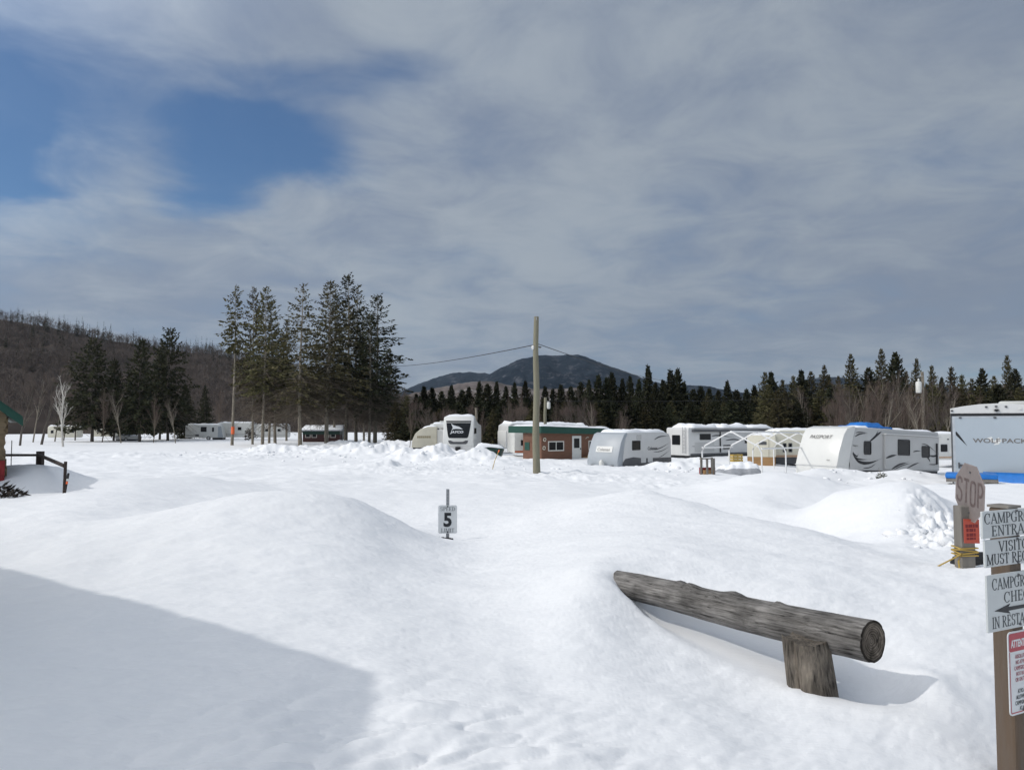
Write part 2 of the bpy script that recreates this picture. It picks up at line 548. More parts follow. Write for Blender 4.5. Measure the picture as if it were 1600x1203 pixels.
def height(x, y):
    """height of the snow surface"""
    x = np.asarray(x, dtype=float)
    y = np.asarray(y, dtype=float)
    r = np.sqrt(x * x + y * y) + 1e-6
    az = np.arctan2(x, y)
    azc = np.clip(az, -0.95, 0.95)
    L = np.log(np.maximum(r, 1.0))
    q = np.stack([azc * 2.3, L], -1).reshape(-1, 2)
    z = np.empty(len(q))
    for i in range(0, len(q), 60000):
        b = q[i:i + 60000]
        r2 = (b[:, 0:1] - _cp[None, :, 0]) ** 2 + (b[:, 1:2] - _cp[None, :, 1]) ** 2
        z[i:i + 60000] = _tps(r2) @ _W[:_n] + _W[_n] + b @ _W[_n + 1:]
    z = z.reshape(r.shape)
    base = np.interp(r, [1, 8, 20, 40, 80, 400], [1.4, 1.5, 1.3, 0.6, 0.35, 0.5])
    z = z + (base - z) * sstep(0.85, 1.5, np.abs(az))
    far = sstep(70, 110, r)
    z = z * (1 - far) + far * np.interp(r, [60, 100, 150, 4000], [0.3, 0.35, 0.42, 0.5])
    # wind-packed drifts near the camera
    near = 1 - sstep(14, 30, r)
    u = x * 0.86 + y * 0.5
    v = -x * 0.5 + y * 0.86
    z = z + near * (0.030 * fbm(x * 0.9, y * 0.9, 3, 3) + 0.011 * fbm(u * 1.6, v * 5.0, 11, 3) + 0.0075 * (np.abs(fbm(u * 3.2, v * 11.0, 23, 3)) - 0.3) + 0.003 * fbm(u * 9.0, v * 26.0, 29, 2))
    m = np.exp(-((x + 0.55) / 1.3) ** 2 - ((y - 3.6) / 0.8) ** 2)
    z = z + m * (0.075 * np.abs(fbm(u * 1.5, v * 4.5, 31, 3)) - 0.02)
    m = np.exp(-((x - 0.2) / 2.2) ** 2 - ((y - 3.3) / 0.5) ** 2)
    z = z + m * 0.02 * fbm(u * 2.0, v * 6.0, 37, 3)
    # ploughed heaps in the field
    mid = sstep(15, 30, r) * (1 - sstep(75, 100, r))
    lump = fbm(x * 0.28, y * 0.28, 5, 4, 0.55)
    z = z + mid * (0.12 * lump + (0.02 + 0.10 * sstep(0.0, 0.6, fbm(x * 0.07, y * 0.07, 61, 2))) * np.abs(fbm(x * 0.9, y * 0.7, 17, 4, 0.6)) * (1 - 0.6 * sstep(2, 10, x)))
    for (px, py, d, w, dd, h) in [(440, 697, 66, 4.2, 3.0, 0.75), (500, 700, 70, 3.5, 2.5, 0.5), (560, 694, 62, 3.6, 3.0, 0.9), (610, 694, 60, 3.0, 2.5, 0.55), (585, 722, 40, 2.6, 2.0, 0.5),
                                 (655, 700, 52, 2.5, 2, 0.75), (690, 697, 54, 3, 2, 0.85), (735, 701, 50, 2.8, 2, 0.7), (545, 688, 88, 4, 3, 0.7), (630, 689, 82, 3, 3, 1.0),
                                 (150, 705, 60, 9, 3, 0.35), (60, 700, 66, 7, 3, 0.35), (780, 715, 48, 2.2, 2, 0.4), (1070, 718, 44, 2.3, 1.6, 0.75),
                                 (1310, 736, 33, 1.2, 1.0, 0.25), (1425, 738, 33, 1.3, 1.0, 0.28), (1240, 728, 38, 1.3, 1.2, 0.4), (1392, 742, 30, .9, .8, .2)]:
        c = P(px, py, d)
        g = np.exp(-((x - c.x) / w) ** 2 - ((y - c.y) / dd) ** 2)
        z = z + h * g * (0.8 + 0.5 * fbm(x * 0.7, y * 0.7, 41, 3))
    # broken face of the bank cut by the plough
    azp = np.tan(np.clip(az, -1.2, 1.2)) * FPX + 800
    m = sstep(1408, 1440, azp) * (1 - sstep(1490, 1530, azp)) * sstep(10.3, 11.5, y) * (1 - sstep(14.0, 15.4, y))
    ch = np.abs(fbm(x * 2.1, y * 2.1, 51, 4, 0.6))
    z = z + m * (0.26 * ch - 0.14)
    # hollow melted out round the log and its post
    px_, py_ = x - LOG_A.x, y - LOG_A.y
    s = (px_ * _ax[0] + py_ * _ax[1]) / _axl
    p = px_ * (-_ax[1]) + py_ * _ax[0]
    zb = LOG_A.z + (LOG_B.z - LOG_A.z) * s - 0.125
    m = sstep(-0.10, 0.16, s) * (1 - sstep(1.02, 1.18, s)) * np.exp(-((p - 0.05) / (0.19 + 0.15 * sstep(0.05, 0.5, s))) ** 4)
    z = z - m * np.maximum(0, z - (zb - 0.13 - 0.10 * sstep(0.2, 0.9, s)))
    c = P(1372, 1066, 5.02)
    m = np.exp(-(((x - c.x) / 0.26) ** 2 + ((y - c.y) / 0.22) ** 2) ** 1.5)
    z = z - 0.11 * m
    c = P(1450, 1066, 4.95)
    z = z + 0.085 * np.exp(-((x - c.x) / 0.17) ** 2 - ((y - c.y) / 0.24) ** 2)
    return z


def H(x, y):
    return float(height(np.array([float(x)]), np.array([float(y)]))[0])


def snow_material(name, tint=(0.845, 0.85, 0.86)):
    m = bpy.data.materials.new(name)
    m.use_nodes = True
    t = m.node_tree
    b = t.nodes['Principled BSDF']
    b.inputs['Roughness'].default_value = 0.75
    b.inputs['Specular IOR Level'].default_value = 0.12
    c = nd(t, 'ShaderNodeTexCoord')
    n1 = nd(t, 'ShaderNodeTexNoise')
    n1.inputs['Scale'].default_value = 0.35
    n1.inputs['Detail'].default_value = 6
    t.links.new(c.outputs['Object'], n1.inputs['Vector'])
    mx = nd(t, 'ShaderNodeMix', data_type='RGBA')
    mx.inputs['A'].default_value = (tint[0] * 0.97, tint[1] * 0.975, tint[2] * 0.98, 1)
    mx.inputs['B'].default_value = (tint[0] * 1.02, tint[1] * 1.02, tint[2] * 1.02, 1)
    t.links.new(n1.outputs['Fac'], mx.inputs['Factor'])
    t.links.new(mx.outputs['Result'], b.inputs['Base Color'])
    mp = nd(t, 'ShaderNodeMapping')
    mp.inputs['Rotation'].default_value = (0, 0, R(-28))
    mp.inputs['Scale'].default_value = (1.0, 3.2, 1.0)
    t.links.new(c.outputs['Object'], mp.inputs['Vector'])
    n2 = nd(t, 'ShaderNodeTexNoise')
    n2.inputs['Scale'].default_value = 11.0
    n2.inputs['Detail'].default_value = 7
    n2.inputs['Roughness'].default_value = 0.62
    t.links.new(mp.outputs[0], n2.inputs['Vector'])
    bp = nd(t, 'ShaderNodeBump')
    bp.inputs['Strength'].default_value = 0.30
    bp.inputs['Distance'].default_value = 0.022
    t.links.new(n2.outputs['Fac'], bp.inputs['Height'])
    t.links.new(bp.outputs[0], b.inputs['Normal'])
    return m


M_snow = snow_material('snow_surface')
M_roofsnow = snow_material('roof_snow', (0.86, 0.87, 0.89))


def polar_grid(azs, rs, hf):
    A, RR = np.meshgrid(azs, rs)
    X = np.sin(A) * RR
    Y = np.cos(A) * RR
    Z = hf(X, Y)
    V = np.stack([X, Y, Z], -1).reshape(-1, 3)
    nr, na = len(rs), len(azs)
    i = np.arange(nr - 1)[:, None] * na + np.arange(na - 1)[None]
    F = np.stack([i, i + 1, i + na + 1, i + na], -1).reshape(-1, 4)
    return V, F[:, ::-1]


_azs = np.concatenate([np.linspace(-math.pi, -0.68, 110, endpoint=False), np.linspace(-0.68, 0.68, 1000), np.linspace(0.68, math.pi, 111)[1:]])
_rs = np.concatenate([np.array([0.05, 0.6, 1.2]), np.geomspace(1.8, 150, 860), np.geomspace(155, 6000, 70)])
_V, _F = polar_grid(_azs, _rs, height)
ground = link(bpy.data.objects.new('snow_ground', np_mesh('snow_ground', _V, _F, M_snow)))
tag(ground, kind='structure')


def snow_clods():
    """broken lumps thrown up by the plough along the banks"""
    rng = np.random.default_rng(77)
    spots = []
    for px, d, sx, sy, n, s0, s1 in [(1462, 11.6, 0.35, 0.7, 22, 0.03, 0.14), (1455, 13.0, 0.25, 0.6, 10, 0.03, 0.14), (450, 62, 4.5, 3.0, 34, 0.06, 0.22), (560, 60, 4, 2.5, 34, 0.06, 0.24), (650, 52, 3, 2.0, 26, 0.05, 0.2),
                                     (700, 50, 3, 2.0, 26, 0.05, 0.2), (770, 44, 3, 2.5, 16, 0.05, 0.16), (900, 42, 5, 3, 14, 0.05, 0.16), (1070, 42, 2, 2, 26, 0.05, 0.2),
                                     (1320, 32, 2.5, 1.5, 30, 0.05, 0.16), (470, 66, 6, 4, 16, 0.06, 0.18)]:
        x0 = (px - 800) / FPX * d
        for q in range(n):
            spots.append((x0 + rng.normal() * sx, d + rng.normal() * sy, rng.uniform(s0, s1) * rng.uniform(0.5, 1)))
    S = np.array(spots)
    Zs = height(S[:, 0], S[:, 1])
    bm = bmesh.new()
    bmesh.ops.create_icosphere(bm, subdivisions=2, radius=1)
    base = np.array([v.co[:] for v in bm.verts])
    fc = np.array([[v.index for v in f.verts] for f in bm.faces])
    bm.free()
    V, F = [], []
    for k, (x, y, s) in enumerate(S):
        b_ = base * (1 + 0.38 * fbm(base[:, 0:1] * 1.3 + k, base[:, 1:2] * 1.3 + base[:, 2:3], k, 3))
        b_ = b_ * np.array([rng.uniform(.8, 1.4), rng.uniform(.8, 1.3), rng.uniform(.45, .8)]) * s
        a = rng.uniform(0, 6.28)
        b_ = b_ @ np.array([[math.cos(a), math.sin(a), 0], [-math.sin(a), math.cos(a), 0], [0, 0, 1]])
        F.append(fc + len(base) * k)
        V.append(b_ + np.array([x, y, Zs[k] + s * 0.02]))
    o = link(bpy.data.objects.new('snow_clods', np_mesh('snow_clods', np.concatenate(V), np.concatenate(F), M_snow)))
    tag(o, 'broken lumps of ploughed snow lying along the banks', 'snow clods', kind='stuff')


snow_clods()


# ------------------------------------------------------------------ hills and mountains
def land_material(name, a, b, c, s1, s2, thr=(0.5, 0.62)):
    m = bpy.data.materials.new(name)
    m.use_nodes = True
    t = m.node_tree
    bs = t.nodes['Principled BSDF']
    bs.inputs['Roughness'].default_value = 0.95
    bs.inputs['Specular IOR Level'].default_value = 0.0
    co = nd(t, 'ShaderNodeTexCoord')
    n1 = nd(t, 'ShaderNodeTexNoise')
    n1.inputs['Scale'].default_value = s1
    n1.inputs['Detail'].default_value = 8
    n1.inputs['Roughness'].default_value = 0.65
    t.links.new(co.outputs['Object'], n1.inputs['Vector'])
    n2 = nd(t, 'ShaderNodeTexNoise')
    n2.inputs['Scale'].default_value = s2
    n2.inputs['Detail'].default_value = 8
    n2.inputs['Roughness'].default_value = 0.7
    t.links.new(co.outputs['Object'], n2.inputs['Vector'])
    m1 = nd(t, 'ShaderNodeMapRange')
    m1.inputs['From Min'].default_value = 0.4
    m1.inputs['From Max'].default_value = 0.6
    t.links.new(n1.outputs['Fac'], m1.inputs['Value'])
    m2 = nd(t, 'ShaderNodeMapRange')
    m2.inputs['From Min'].default_value = thr[0]
    m2.inputs['From Max'].default_value = thr[1]
    t.links.new(n2.outputs['Fac'], m2.inputs['Value'])
    x1 = nd(t, 'ShaderNodeMix', data_type='RGBA')
    x1.inputs['A'].default_value = (*a, 1)
    x1.inputs['B'].default_value = (*b, 1)
    t.links.new(m1.outputs[0], x1.inputs['Factor'])
    x2 = nd(t, 'ShaderNodeMix', data_type='RGBA')
    x2.inputs['B'].default_value = (*c, 1)
    t.links.new(x1.outputs['Result'], x2.inputs['A'])
    t.links.new(m2.outputs[0], x2.inputs['Factor'])
    t.links.new(x2.outputs['Result'], bs.inputs['Base Color'])
    return m


def ridge(name, sky_pts, r0, r1, r2, m, amp, nsc, na=260, nr=70, sub=0.0, seed=0, power=1.0):
    """a hill whose crest, at distance r1, follows the listed skyline"""
    xs = [p[0] for p in sky_pts]
    ys = [p[1] for p in sky_pts]
    a0, a1 = math.atan((xs[0] - 800) / FPX), math.atan((xs[-1] - 800) / FPX)

    def hf(X, Y):
        az = np.arctan2(X, Y)
        r = np.sqrt(X * X + Y * Y)
        px = np.tan(az) * FPX + 800
        crest = np.zeros_like(px)
        for k, o in enumerate((-14, -7, 0, 7, 14)):
            crest = crest + np.interp(px + o, xs, ys) / 5.0
        hz = CAMZ + (663.0 - crest) / FPX * r1 * np.cos(az) - sub + r1 * 0.0011 * fbm(az * 60, az * 0 + seed, seed + 9, 4, 0.6)
        t = np.where(r < r1, np.clip((r - r0) / (r1 - r0), 0, 1) ** power, 1 - 0.6 * sstep(r1, r2, r))
        nz = fbm(X * nsc, Y * nsc, seed, 5, 0.55)
        rr = np.abs(fbm(X * nsc * 0.6, Y * nsc * 0.6, seed + 3, 4, 0.5))
        fade = np.clip(np.minimum((r - r0) / (0.2 * (r1 - r0)), 1.0), 0, 1) * (0.10 + 0.90 * np.clip(np.abs(r - r1) / (0.25 * (r1 - r0)), 0, 1))
        return np.maximum(hz, 0) * t - 1.0 + (-amp) * np.abs(nz + 0.8 * rr) * fade * np.clip(hz / 30.0, 0, 1)

    V, F = polar_grid(np.linspace(a0, a1, na), np.concatenate([np.linspace(r0, r1, nr), np.linspace(r1, r2, 14)[1:]]), hf)
    o = link(bpy.data.objects.new(name, np_mesh(name, V, F, m)))
    tag(o, kind='structure')
    return o, hf


M_mtn = land_material('mountain_woods', (0.009, 0.014, 0.022), (0.018, 0.025, 0.034), (0.085, 0.088, 0.098), 0.022, 0.030, (0.54, 0.66))
M_foot = land_material('foothill_woods', (0.09, 0.075, 0.065), (0.16, 0.135, 0.125), (0.34, 0.32, 0.31), 0.02, 0.012, (0.52, 0.70))
M_hill = land_material('hillside_floor', (0.050, 0.042, 0.038), (0.078, 0.064, 0.056), (0.125, 0.115, 0.11), 0.03, 0.015, (0.56, 0.72))
ridge('mountain', [(500, 690), (560, 650), (680, 625), (720, 612), (765, 583), (785, 571), (812, 560), (840, 553), (857, 554), (872, 556), (888, 553), (903, 551), (918, 556), (935, 563), (960, 572),
                   (985, 581), (1010, 590), (1030, 596), (1060, 600), (1085, 599), (1102, 599), (1130, 606), (1170, 612), (1210, 618), (1260, 640), (1320, 670)],
      900, 2400, 3000, M_mtn, 46, 0.0045, na=420, nr=120, seed=4)
ridge('mountain', [(520, 690), (600, 628), (632, 608), (660, 596), (690, 586), (715, 581), (740, 580), (766, 583), (800, 592), (850, 610), (920, 660)],
      1600, 2900, 3300, M_mtn, 26, 0.0045, na=220, nr=70, seed=14)
ridge('mountain', [(1080, 680), (1140, 625), (1180, 613), (1220, 602), (1245, 596), (1265, 590), (1300, 588), (1360, 592), (1420, 600), (1500, 606), (1650, 612), (1800, 640)],
      1500, 2700, 3200, M_mtn, 26, 0.0045, na=220, nr=70, seed=24)
ridge('foothill', [(560, 650), (620, 616), (650, 608), (690, 600), (730, 592), (765, 590), (800, 598), (850, 604), (900, 600), (960, 604), (1020, 616), (1100, 660)],
      500, 1300, 1500, M_foot, 10, 0.012, na=260, nr=60, seed=34, sub=4)
hill, hill_h = ridge('hillside', [(-1100, 400), (-500, 440), (-200, 462), (0, 482), (60, 491), (100, 500), (170, 516), (250, 528), (345, 540), (450, 562), (560, 590), (640, 612), (720, 640), (790, 668)],
                     210, 560, 800, M_hill, 9, 0.02, na=320, nr=90, sub=5.5, seed=44, power=1.1)
# ------------------------------------------------------------------ trees
M_needle_olive = mat('spruce_needles_olive', (0.070, 0.069, 0.032), 0.8, 0.35, 1.2, spec=0.1, col2=(0.125, 0.108, 0.056), objvar=0.25)
M_needle_dark = mat('spruce_needles_dark', (0.030, 0.040, 0.022), 0.8, 0.35, 1.2, spec=0.1, col2=(0.066, 0.064, 0.034), objvar=0.3)
M_bark = mat('grey_bark', (0.20, 0.175, 0.14), 0.9, 0.3, 6, stretch=(1, 1, 0.3), bump=0.3, col2=(0.32, 0.28, 0.22))
M_darkbark = mat('dark_bark', (0.10, 0.085, 0.07), 0.9, 0.3, 6, stretch=(1, 1, 0.3))
M_deadtwig = mat('dead_twigs', (0.125, 0.10, 0.075), 0.9, 0.25, 3, objvar=0.15)
M_twig = mat('bare_twigs', (0.105, 0.080, 0.068), 0.9, 0.25, 3, objvar=0.25)
M_redtwig = mat('reddish_twigs', (0.115, 0.082, 0.070), 0.9, 0.25, 3, objvar=0.2)
M_birch = mat('white_birch_bark', (0.55, 0.52, 0.47), 0.8, 0.3, 5, stretch=(1, 1, 3))


def spray(mb, o, d, length, width, rnd):
    """one flat twig of needles: a lean pointed leaf-like face"""
    d = d.normalized()
    s = d.cross(Vector((rnd.uniform(-1, 1), rnd.uniform(-1, 1), rnd.uniform(-1, 1))))
    if s.length < 1e-3:
        return
    s = s.normalized() * width * 0.5
    m = o + d * length * 0.45
    k = len(mb.v)
    mb.v += [tuple(o), tuple(m + s), tuple(o + d * length), tuple(m - s)]
    mb.f.append((k, k + 1, k + 2, k + 3))


def spruce_proto(seed, height=20.0, base=0.35, radius=2.4, levels=42, per=6, dens=6, droop=0.45, shape=1.0, dead=0.0, trunk_r=0.19, needle=None, bark=None, lean=0.0, sparse=0.0, tw=(0.34, 0.62)):
    rnd = random.Random(seed)
    radius *= 1.8
    root = thing('spruce_tree', 'tree', 'tree')
    t, c, dd = MB(), MB(), MB()

    def ax(z):
        f = z / height
        return Vector((lean * f * f * height + 0.12 * math.sin(f * 5 + seed), 0.10 * math.cos(f * 4 + seed), z))

    zs = [0, height * 0.02, height * 0.15, height * 0.35, height * 0.6, height * 0.85, height * 0.99]
    t.tube([ax(z) - (Vector((0, 0, 1.0)) if z == 0 else Vector()) for z in zs], [trunk_r * q for q in (1.25, 1.08, 0.95, 0.8, 0.5, 0.2, 0.03)], 7)
    z0 = height * base
    for i in range(levels):
        f = (i + rnd.uniform(-0.3, 0.3)) / levels
        f = min(max(f, 0), 0.995)
        z = z0 + (height - z0) * f
        env = (1 - f) ** shape * min(1.0, 0.55 + f * 2.2) + 0.035
        nb = max(3, int(per * (0.6 + 0.4 * (1 - f)) + rnd.random()))
        ph = rnd.uniform(0, 6.28)
        for b in range(nb):
            if rnd.random() < sparse:
                continue
            a = ph + b * 6.283 / nb + rnd.uniform(-0.35, 0.35)
            ln = radius * env * rnd.uniform(0.5, 1.15)
            o = ax(z + rnd.uniform(-0.15, 0.15))
            up = 0.95 * f ** 2 + rnd.uniform(-0.05, 0.12)
            dr = droop * (1 - f * 0.8) * rnd.uniform(0.7, 1.2)
            hd = Vector((math.cos(a), math.sin(a), 0))
            prev = o

            def bp(s):
                return o + hd * ln * s + Vector((0, 0, ln * (up * s - dr * s * s * (1.25 - 0.5 * s))))
            k = len(c.v)
            tip, mid = bp(1.0), bp(0.5)
            wv = Vector((0, 0, 0.03))
            t.v += [tuple(o - wv), tuple(o + wv), tuple(mid + wv * .6), tuple(mid - wv * .6)]
            kk = len(t.v) - 4
            t.f.append((kk, kk + 1, kk + 2, kk + 3))
            m = max(4, int(3.4 * dens * (0.35 + ln / radius)))
            for q in range(m):
                s = 0.16 + 0.84 * (q + rnd.random()) / m
                p = bp(s) + Vector((0, 0, rnd.uniform(-0.22, 0.14)))
                sd_ = 1 if q % 2 else -1
                lat = Vector((-hd.y, hd.x, 0)) * sd_
                d = hd * rnd.uniform(0.3, 0.9) + lat * rnd.uniform(0.2, 1.0) + Vector((0, 0, rnd.uniform(-0.85, 0.30)))
                spray(c, p, d, rnd.uniform(*tw) * (0.28 + 0.72 * (1 - f) ** 0.8), rnd.uniform(0.20, 0.38), rnd)
            spray(c, bp(0.8), hd + Vector((0, 0, up - dr)), ln * 0.3 + 0.2, 0.16, rnd)
    # leader
    for q in range(7):
        spray(c, ax(height * (0.955 + 0.006 * q)), Vector((rnd.uniform(-.28, .28), rnd.uniform(-.28, .28), 1)), 0.5, 0.12, rnd)
    if dead > 0:
        n = int(150 * dead)
        for q in range(n):
            z = rnd.uniform(height * max(0.17, base - 0.24), z0 + (height - z0) * 0.2)
            a = rnd.uniform(0, 6.283)
            ln = radius * rnd.uniform(0.4, 0.95)
            o = ax(z)
            hd = Vector((math.cos(a), math.sin(a), 0))
            e = o + hd * ln + Vector((0, 0, -ln * rnd.uniform(0.1, 0.6)))
            mm = (o + e) / 2 + Vector((0, 0, ln * 0.08))
            dd.tube([o, mm, e], [0.034, 0.024, 0.010], 3, cap=False)
            for w in range(5):
                s = rnd.uniform(0.3, 1)
                p = o.lerp(e, s)
                d = (hd + Vector((rnd.uniform(-1, 1), rnd.uniform(-1, 1), rnd.uniform(-.8, .2)))).normalized()
                spray(dd, p, d, rnd.uniform(0.35, 0.95), 0.05, rnd)
    t.build('trunk', bark or M_bark, root, smooth=True)
    c.build('crown', needle or M_needle_olive, root)
    if dead > 0:
        dd.build('dead_branches', M_deadtwig, root)
    root['h'] = height
    return root


def bare_proto(seed, height=12.0, spread=0.5, trunk_r=0.16, twig=None, bark=None, first=0.25, twigs=4, fork=3, name='bare_tree', tww=0.022):
    rnd = random.Random(seed)
    root = thing(name, 'tree', 'tree')
    t, c = MB(), MB()

    def grow(o, d, ln, r, lev):
        n = 3
        pts, rad = [o], [r]
        dirs = d
        for i in range(n):
            dirs = (dirs + Vector((rnd.uniform(-.16, .16), rnd.uniform(-.16, .16), rnd.uniform(-.02, .12)))).normalized()
            pts.append(pts[-1] + dirs * ln / n)
            rad.append(r * (1 - 0.5 * (i + 1) / n))
        if lev < 3:
            t.tube(pts, rad, 6 if lev == 0 else 4, cap=False)
        else:
            c.tube(pts, [max(x, 0.008) for x in rad], 3, cap=False)
        if lev >= 3:
            for q in range(twigs):
                p = pts[1 + q % n].lerp(pts[min(n, 2 + q % n)], rnd.random())
                spray(c, p, dirs + Vector((rnd.uniform(-.9, .9), rnd.uniform(-.9, .9), rnd.uniform(-.3, .9))), rnd.uniform(0.4, 0.9), tww, rnd)
            return
        kids = fork + (6 if lev == 0 else 1 if lev == 1 else 0) + (rnd.random() < 0.5)
        for q in range(kids):
            s = rnd.uniform(first if lev == 0 else 0.3, 1.0)
            i = min(n - 1, int(s * n))
            p = pts[i].lerp(pts[i + 1], s * n - i)
            a = rnd.uniform(0, 6.283)
            sp = rnd.uniform(0.6, 1.2) * spread
            nd_ = (dirs * 0.8 + Vector((math.cos(a) * sp, math.sin(a) * sp, rnd.uniform(0.1, 0.5)))).normalized()
            grow(p, nd_, ln * (rnd.uniform(0.26, 0.42) * (1.25 - 0.5 * s) if lev == 0 else rnd.uniform(0.42, 0.62)), r * 0.45 * (1.2 - 0.5 * s), lev + 1)
        grow(pts[-1], dirs, ln * (0.3 if lev == 0 else 0.5), r * 0.5, lev + 1)

    grow(Vector((0, 0, -0.5)), Vector((rnd.uniform(-.05, .05), rnd.uniform(-.05, .05), 1)), height * 0.78, trunk_r, 0)
    t.build('trunk', bark or M_darkbark, root, smooth=True)
    c.build('twigs', twig or M_twig, root)
    root['h'] = max(v[2] for v in c.v)
    return root


TREES_USED = set()


def place(proto, px, ytop, d, label, group, rs=None, wide=1.0, base_z=None):
    """stand a tree at the direction px, distance d, so that its top reaches row ytop"""
    o = proto if proto.name not in TREES_USED else copy_tree(proto)
    TREES_USED.add(o.name)
    p = P(px, 663, d)
    gz = H(p.x, p.y) if base_z is None else base_z
    top = P(px, ytop, d).z
    s = (top - gz) / proto['h']
    o.location = (p.x, p.y, gz)
    rs = rs if rs is not None else random.uniform(0, 6.283)
    o.rotation_euler = (0, 0, rs)
    o.scale = (s * wide, s * wide, s)
    tag(o, label, 'tree', group)
    return o


random.seed(7)
PD = {}                                             # prototypes, each used first as itself
PD['tall1'] = spruce_proto(1, 22, 0.60, 1.45, 24, 5, 4, 0.35, 0.55, 0.0, 0.20, sparse=0.30, tw=(0.36, 0.7))
PD['tall2'] = spruce_proto(2, 22, 0.34, 2.2, 44, 6, 5, 0.55, 0.75, 1.1, 0.19, sparse=0.12)
PD['tall3'] = spruce_proto(3, 22, 0.28, 2.5, 36, 6, 4, 0.62, 0.80, 1.2, 0.21, sparse=0.12, needle=M_needle_olive)
PD['tall4'] = spruce_proto(4, 22, 0.26, 2.8, 44, 7, 5, 0.60, 0.85, 1.2, 0.21, sparse=0.08)
PD['tall5'] = spruce_proto(5, 22, 0.28, 2.4, 42, 6, 5, 0.55, 0.72, 1.0, 0.20, needle=M_needle_dark, sparse=0.10)
PD['lean'] = spruce_proto(6, 16, 0.40, 2.0, 26, 5, 6, 0.5, 0.8, 1.3, 0.19, lean=-0.04, sparse=0.2)

GROVE = 'tall spruces of the grove in the field'
grove = [  # proto, px, ytop, d, wide, label
    ('tall1', 364, 449, 94, 1.0, 'tall spruce with long bare trunk banded orange near its foot, leftmost of the grove'),
    ('tall2', 394, 449, 98, 0.85, 'narrow olive spruce just right of the bare trunk with the orange band'),
    ('tall2', 412, 449, 90, 1.15, 'olive spruce with the thickest pale trunk of the left half of the grove'),
    ('tall5', 422, 470, 104, 0.9, 'olive spruce crowded behind the thick pale trunk in the left of the grove'),
    ('lean', 430, 520, 93, 1.1, 'short spruce whose pale trunk leans toward the left, dead branches low down'),
    ('tall4', 447, 500, 118, 0.9, 'lower spruce filling the gap behind the leaning trunk'),
    ('tall3', 469, 444, 88, 1.25, 'lone middle spruce of the grove with sparse drooping boughs and bare pale trunk'),
    ('tall4', 492, 520, 121, 0.9, 'lower spruce behind the dark red cabin roof, between two taller spruces'),
    ('tall4', 512, 440, 91, 1.3, 'broad olive spruce standing right beside the small dark red cabin'),
    ('tall5', 522, 462, 112, 0.9, 'slim spruce half hidden behind the broad olive one beside the dark red cabin'),
    ('tall5', 542, 429, 97, 1.2, 'tallest spruce of the grove, dark top rising above all others'),
    ('tall3', 556, 446, 100, 1.1, 'dark spruce touching the tallest one on its right side'),
    ('tall4', 568, 500, 116, 0.9, 'lower spruce behind the two rightmost tall spruces of the grove'),
    ('tall5', 577, 490, 96, 1.15, 'dark spruce with twin pale trunks close by in the right of the grove'),
    ('tall5', 588, 461, 99, 1.45, 'large dark spruce forming the right shoulder of the grove'),
    ('tall4', 606, 545, 104, 1.4, 'short wide spruce at the right edge of the grove, drooping over the snow'),
]
for kind, px, yt, d, w, lab in grove:
    o = place(PD[kind], px, yt, d, lab, GROVE, wide=w)
    if 'orange' in lab and 'leftmost' in lab:
        b = MB()
        b.tube([(0, 0, 1.55), (0, 0, 2.55)], 0.235, 10)
        b.build('orange_band', M_orange, o)

# dark evergreens at the foot of the left hill
PD['dark1'] = spruce_proto(11, 14, 0.16, 2.9, 30, 7, 8, 0.40, 0.72, 0.5, 0.20, needle=M_needle_dark, tw=(0.4, 0.75), bark=M_darkbark)
PD['dark2'] = spruce_proto(12, 14, 0.12, 2.2, 34, 7, 8, 0.45, 0.80, 0.4, 0.18, needle=M_needle_dark, bark=M_darkbark)
PD['dark3'] = spruce_proto(13, 12, 0.04, 2.1, 34, 7, 7, 0.40, 0.95, 0.0, 0.16, needle=M_needle_dark, bark=M_darkbark)
LG = 'evergreens at the foot of the left hill'
for kind, px, yt, d, w, lab in [
    ('dark1', 143, 530, 112, 1.05, 'broad black-green spruce with wide upswept boughs behind the white dead birch'),
    ('dark2', 178, 562, 118, 1.0, 'mid-sized dark spruce beside the broad black-green one'),
    ('dark2', 218, 530, 112, 1.0, 'olive dark spruce between the mid-sized one and the tall ragged one'),
    ('dark1', 262, 514, 120, 0.82, 'tallest ragged spruce at the hill foot, tuft on its tip'),
    ('dark2', 250, 545, 126, 0.9, 'dark spruce tucked behind the tallest ragged one'),
    ('dark3', 289, 600, 133, 1.0, 'small pointed dark spruce beside the leftmost white trailer'),
    ('dark3', 320, 602, 140, 0.8, 'slender little spruce standing over the white trailer roof'),
    ('dark3', 200, 600, 150, 1.0, 'small dark spruce low behind the olive dark spruce'),
]:
    place(PD[kind], px, yt, d, lab, LG, wide=w)

# the evergreen wall behind the trailers
PD['wall1'] = spruce_proto(21, 13, 0.03, 2.1, 46, 8, 9, 0.35, 1.05, 0.0, 0.16, needle=M_needle_dark, bark=M_darkbark, tw=(0.4, 0.75))
PD['wall2'] = spruce_proto(22, 13, 0.05, 1.8, 46, 8, 9, 0.40, 0.95, 0.0, 0.15, needle=M_needle_dark, bark=M_darkbark, tw=(0.4, 0.75))
PD['wall3'] = spruce_proto(23, 13, 0.03, 2.5, 46, 8, 9, 0.40, 0.90, 0.0, 0.17, needle=M_needle_dark, bark=M_darkbark, tw=(0.45, 0.8))
PD['wall4'] = spruce_proto(24, 15, 0.10, 2.2, 46, 7, 8, 0.45, 0.90, 0.3, 0.17, needle=M_needle_olive, bark=M_darkbark, sparse=0.05)


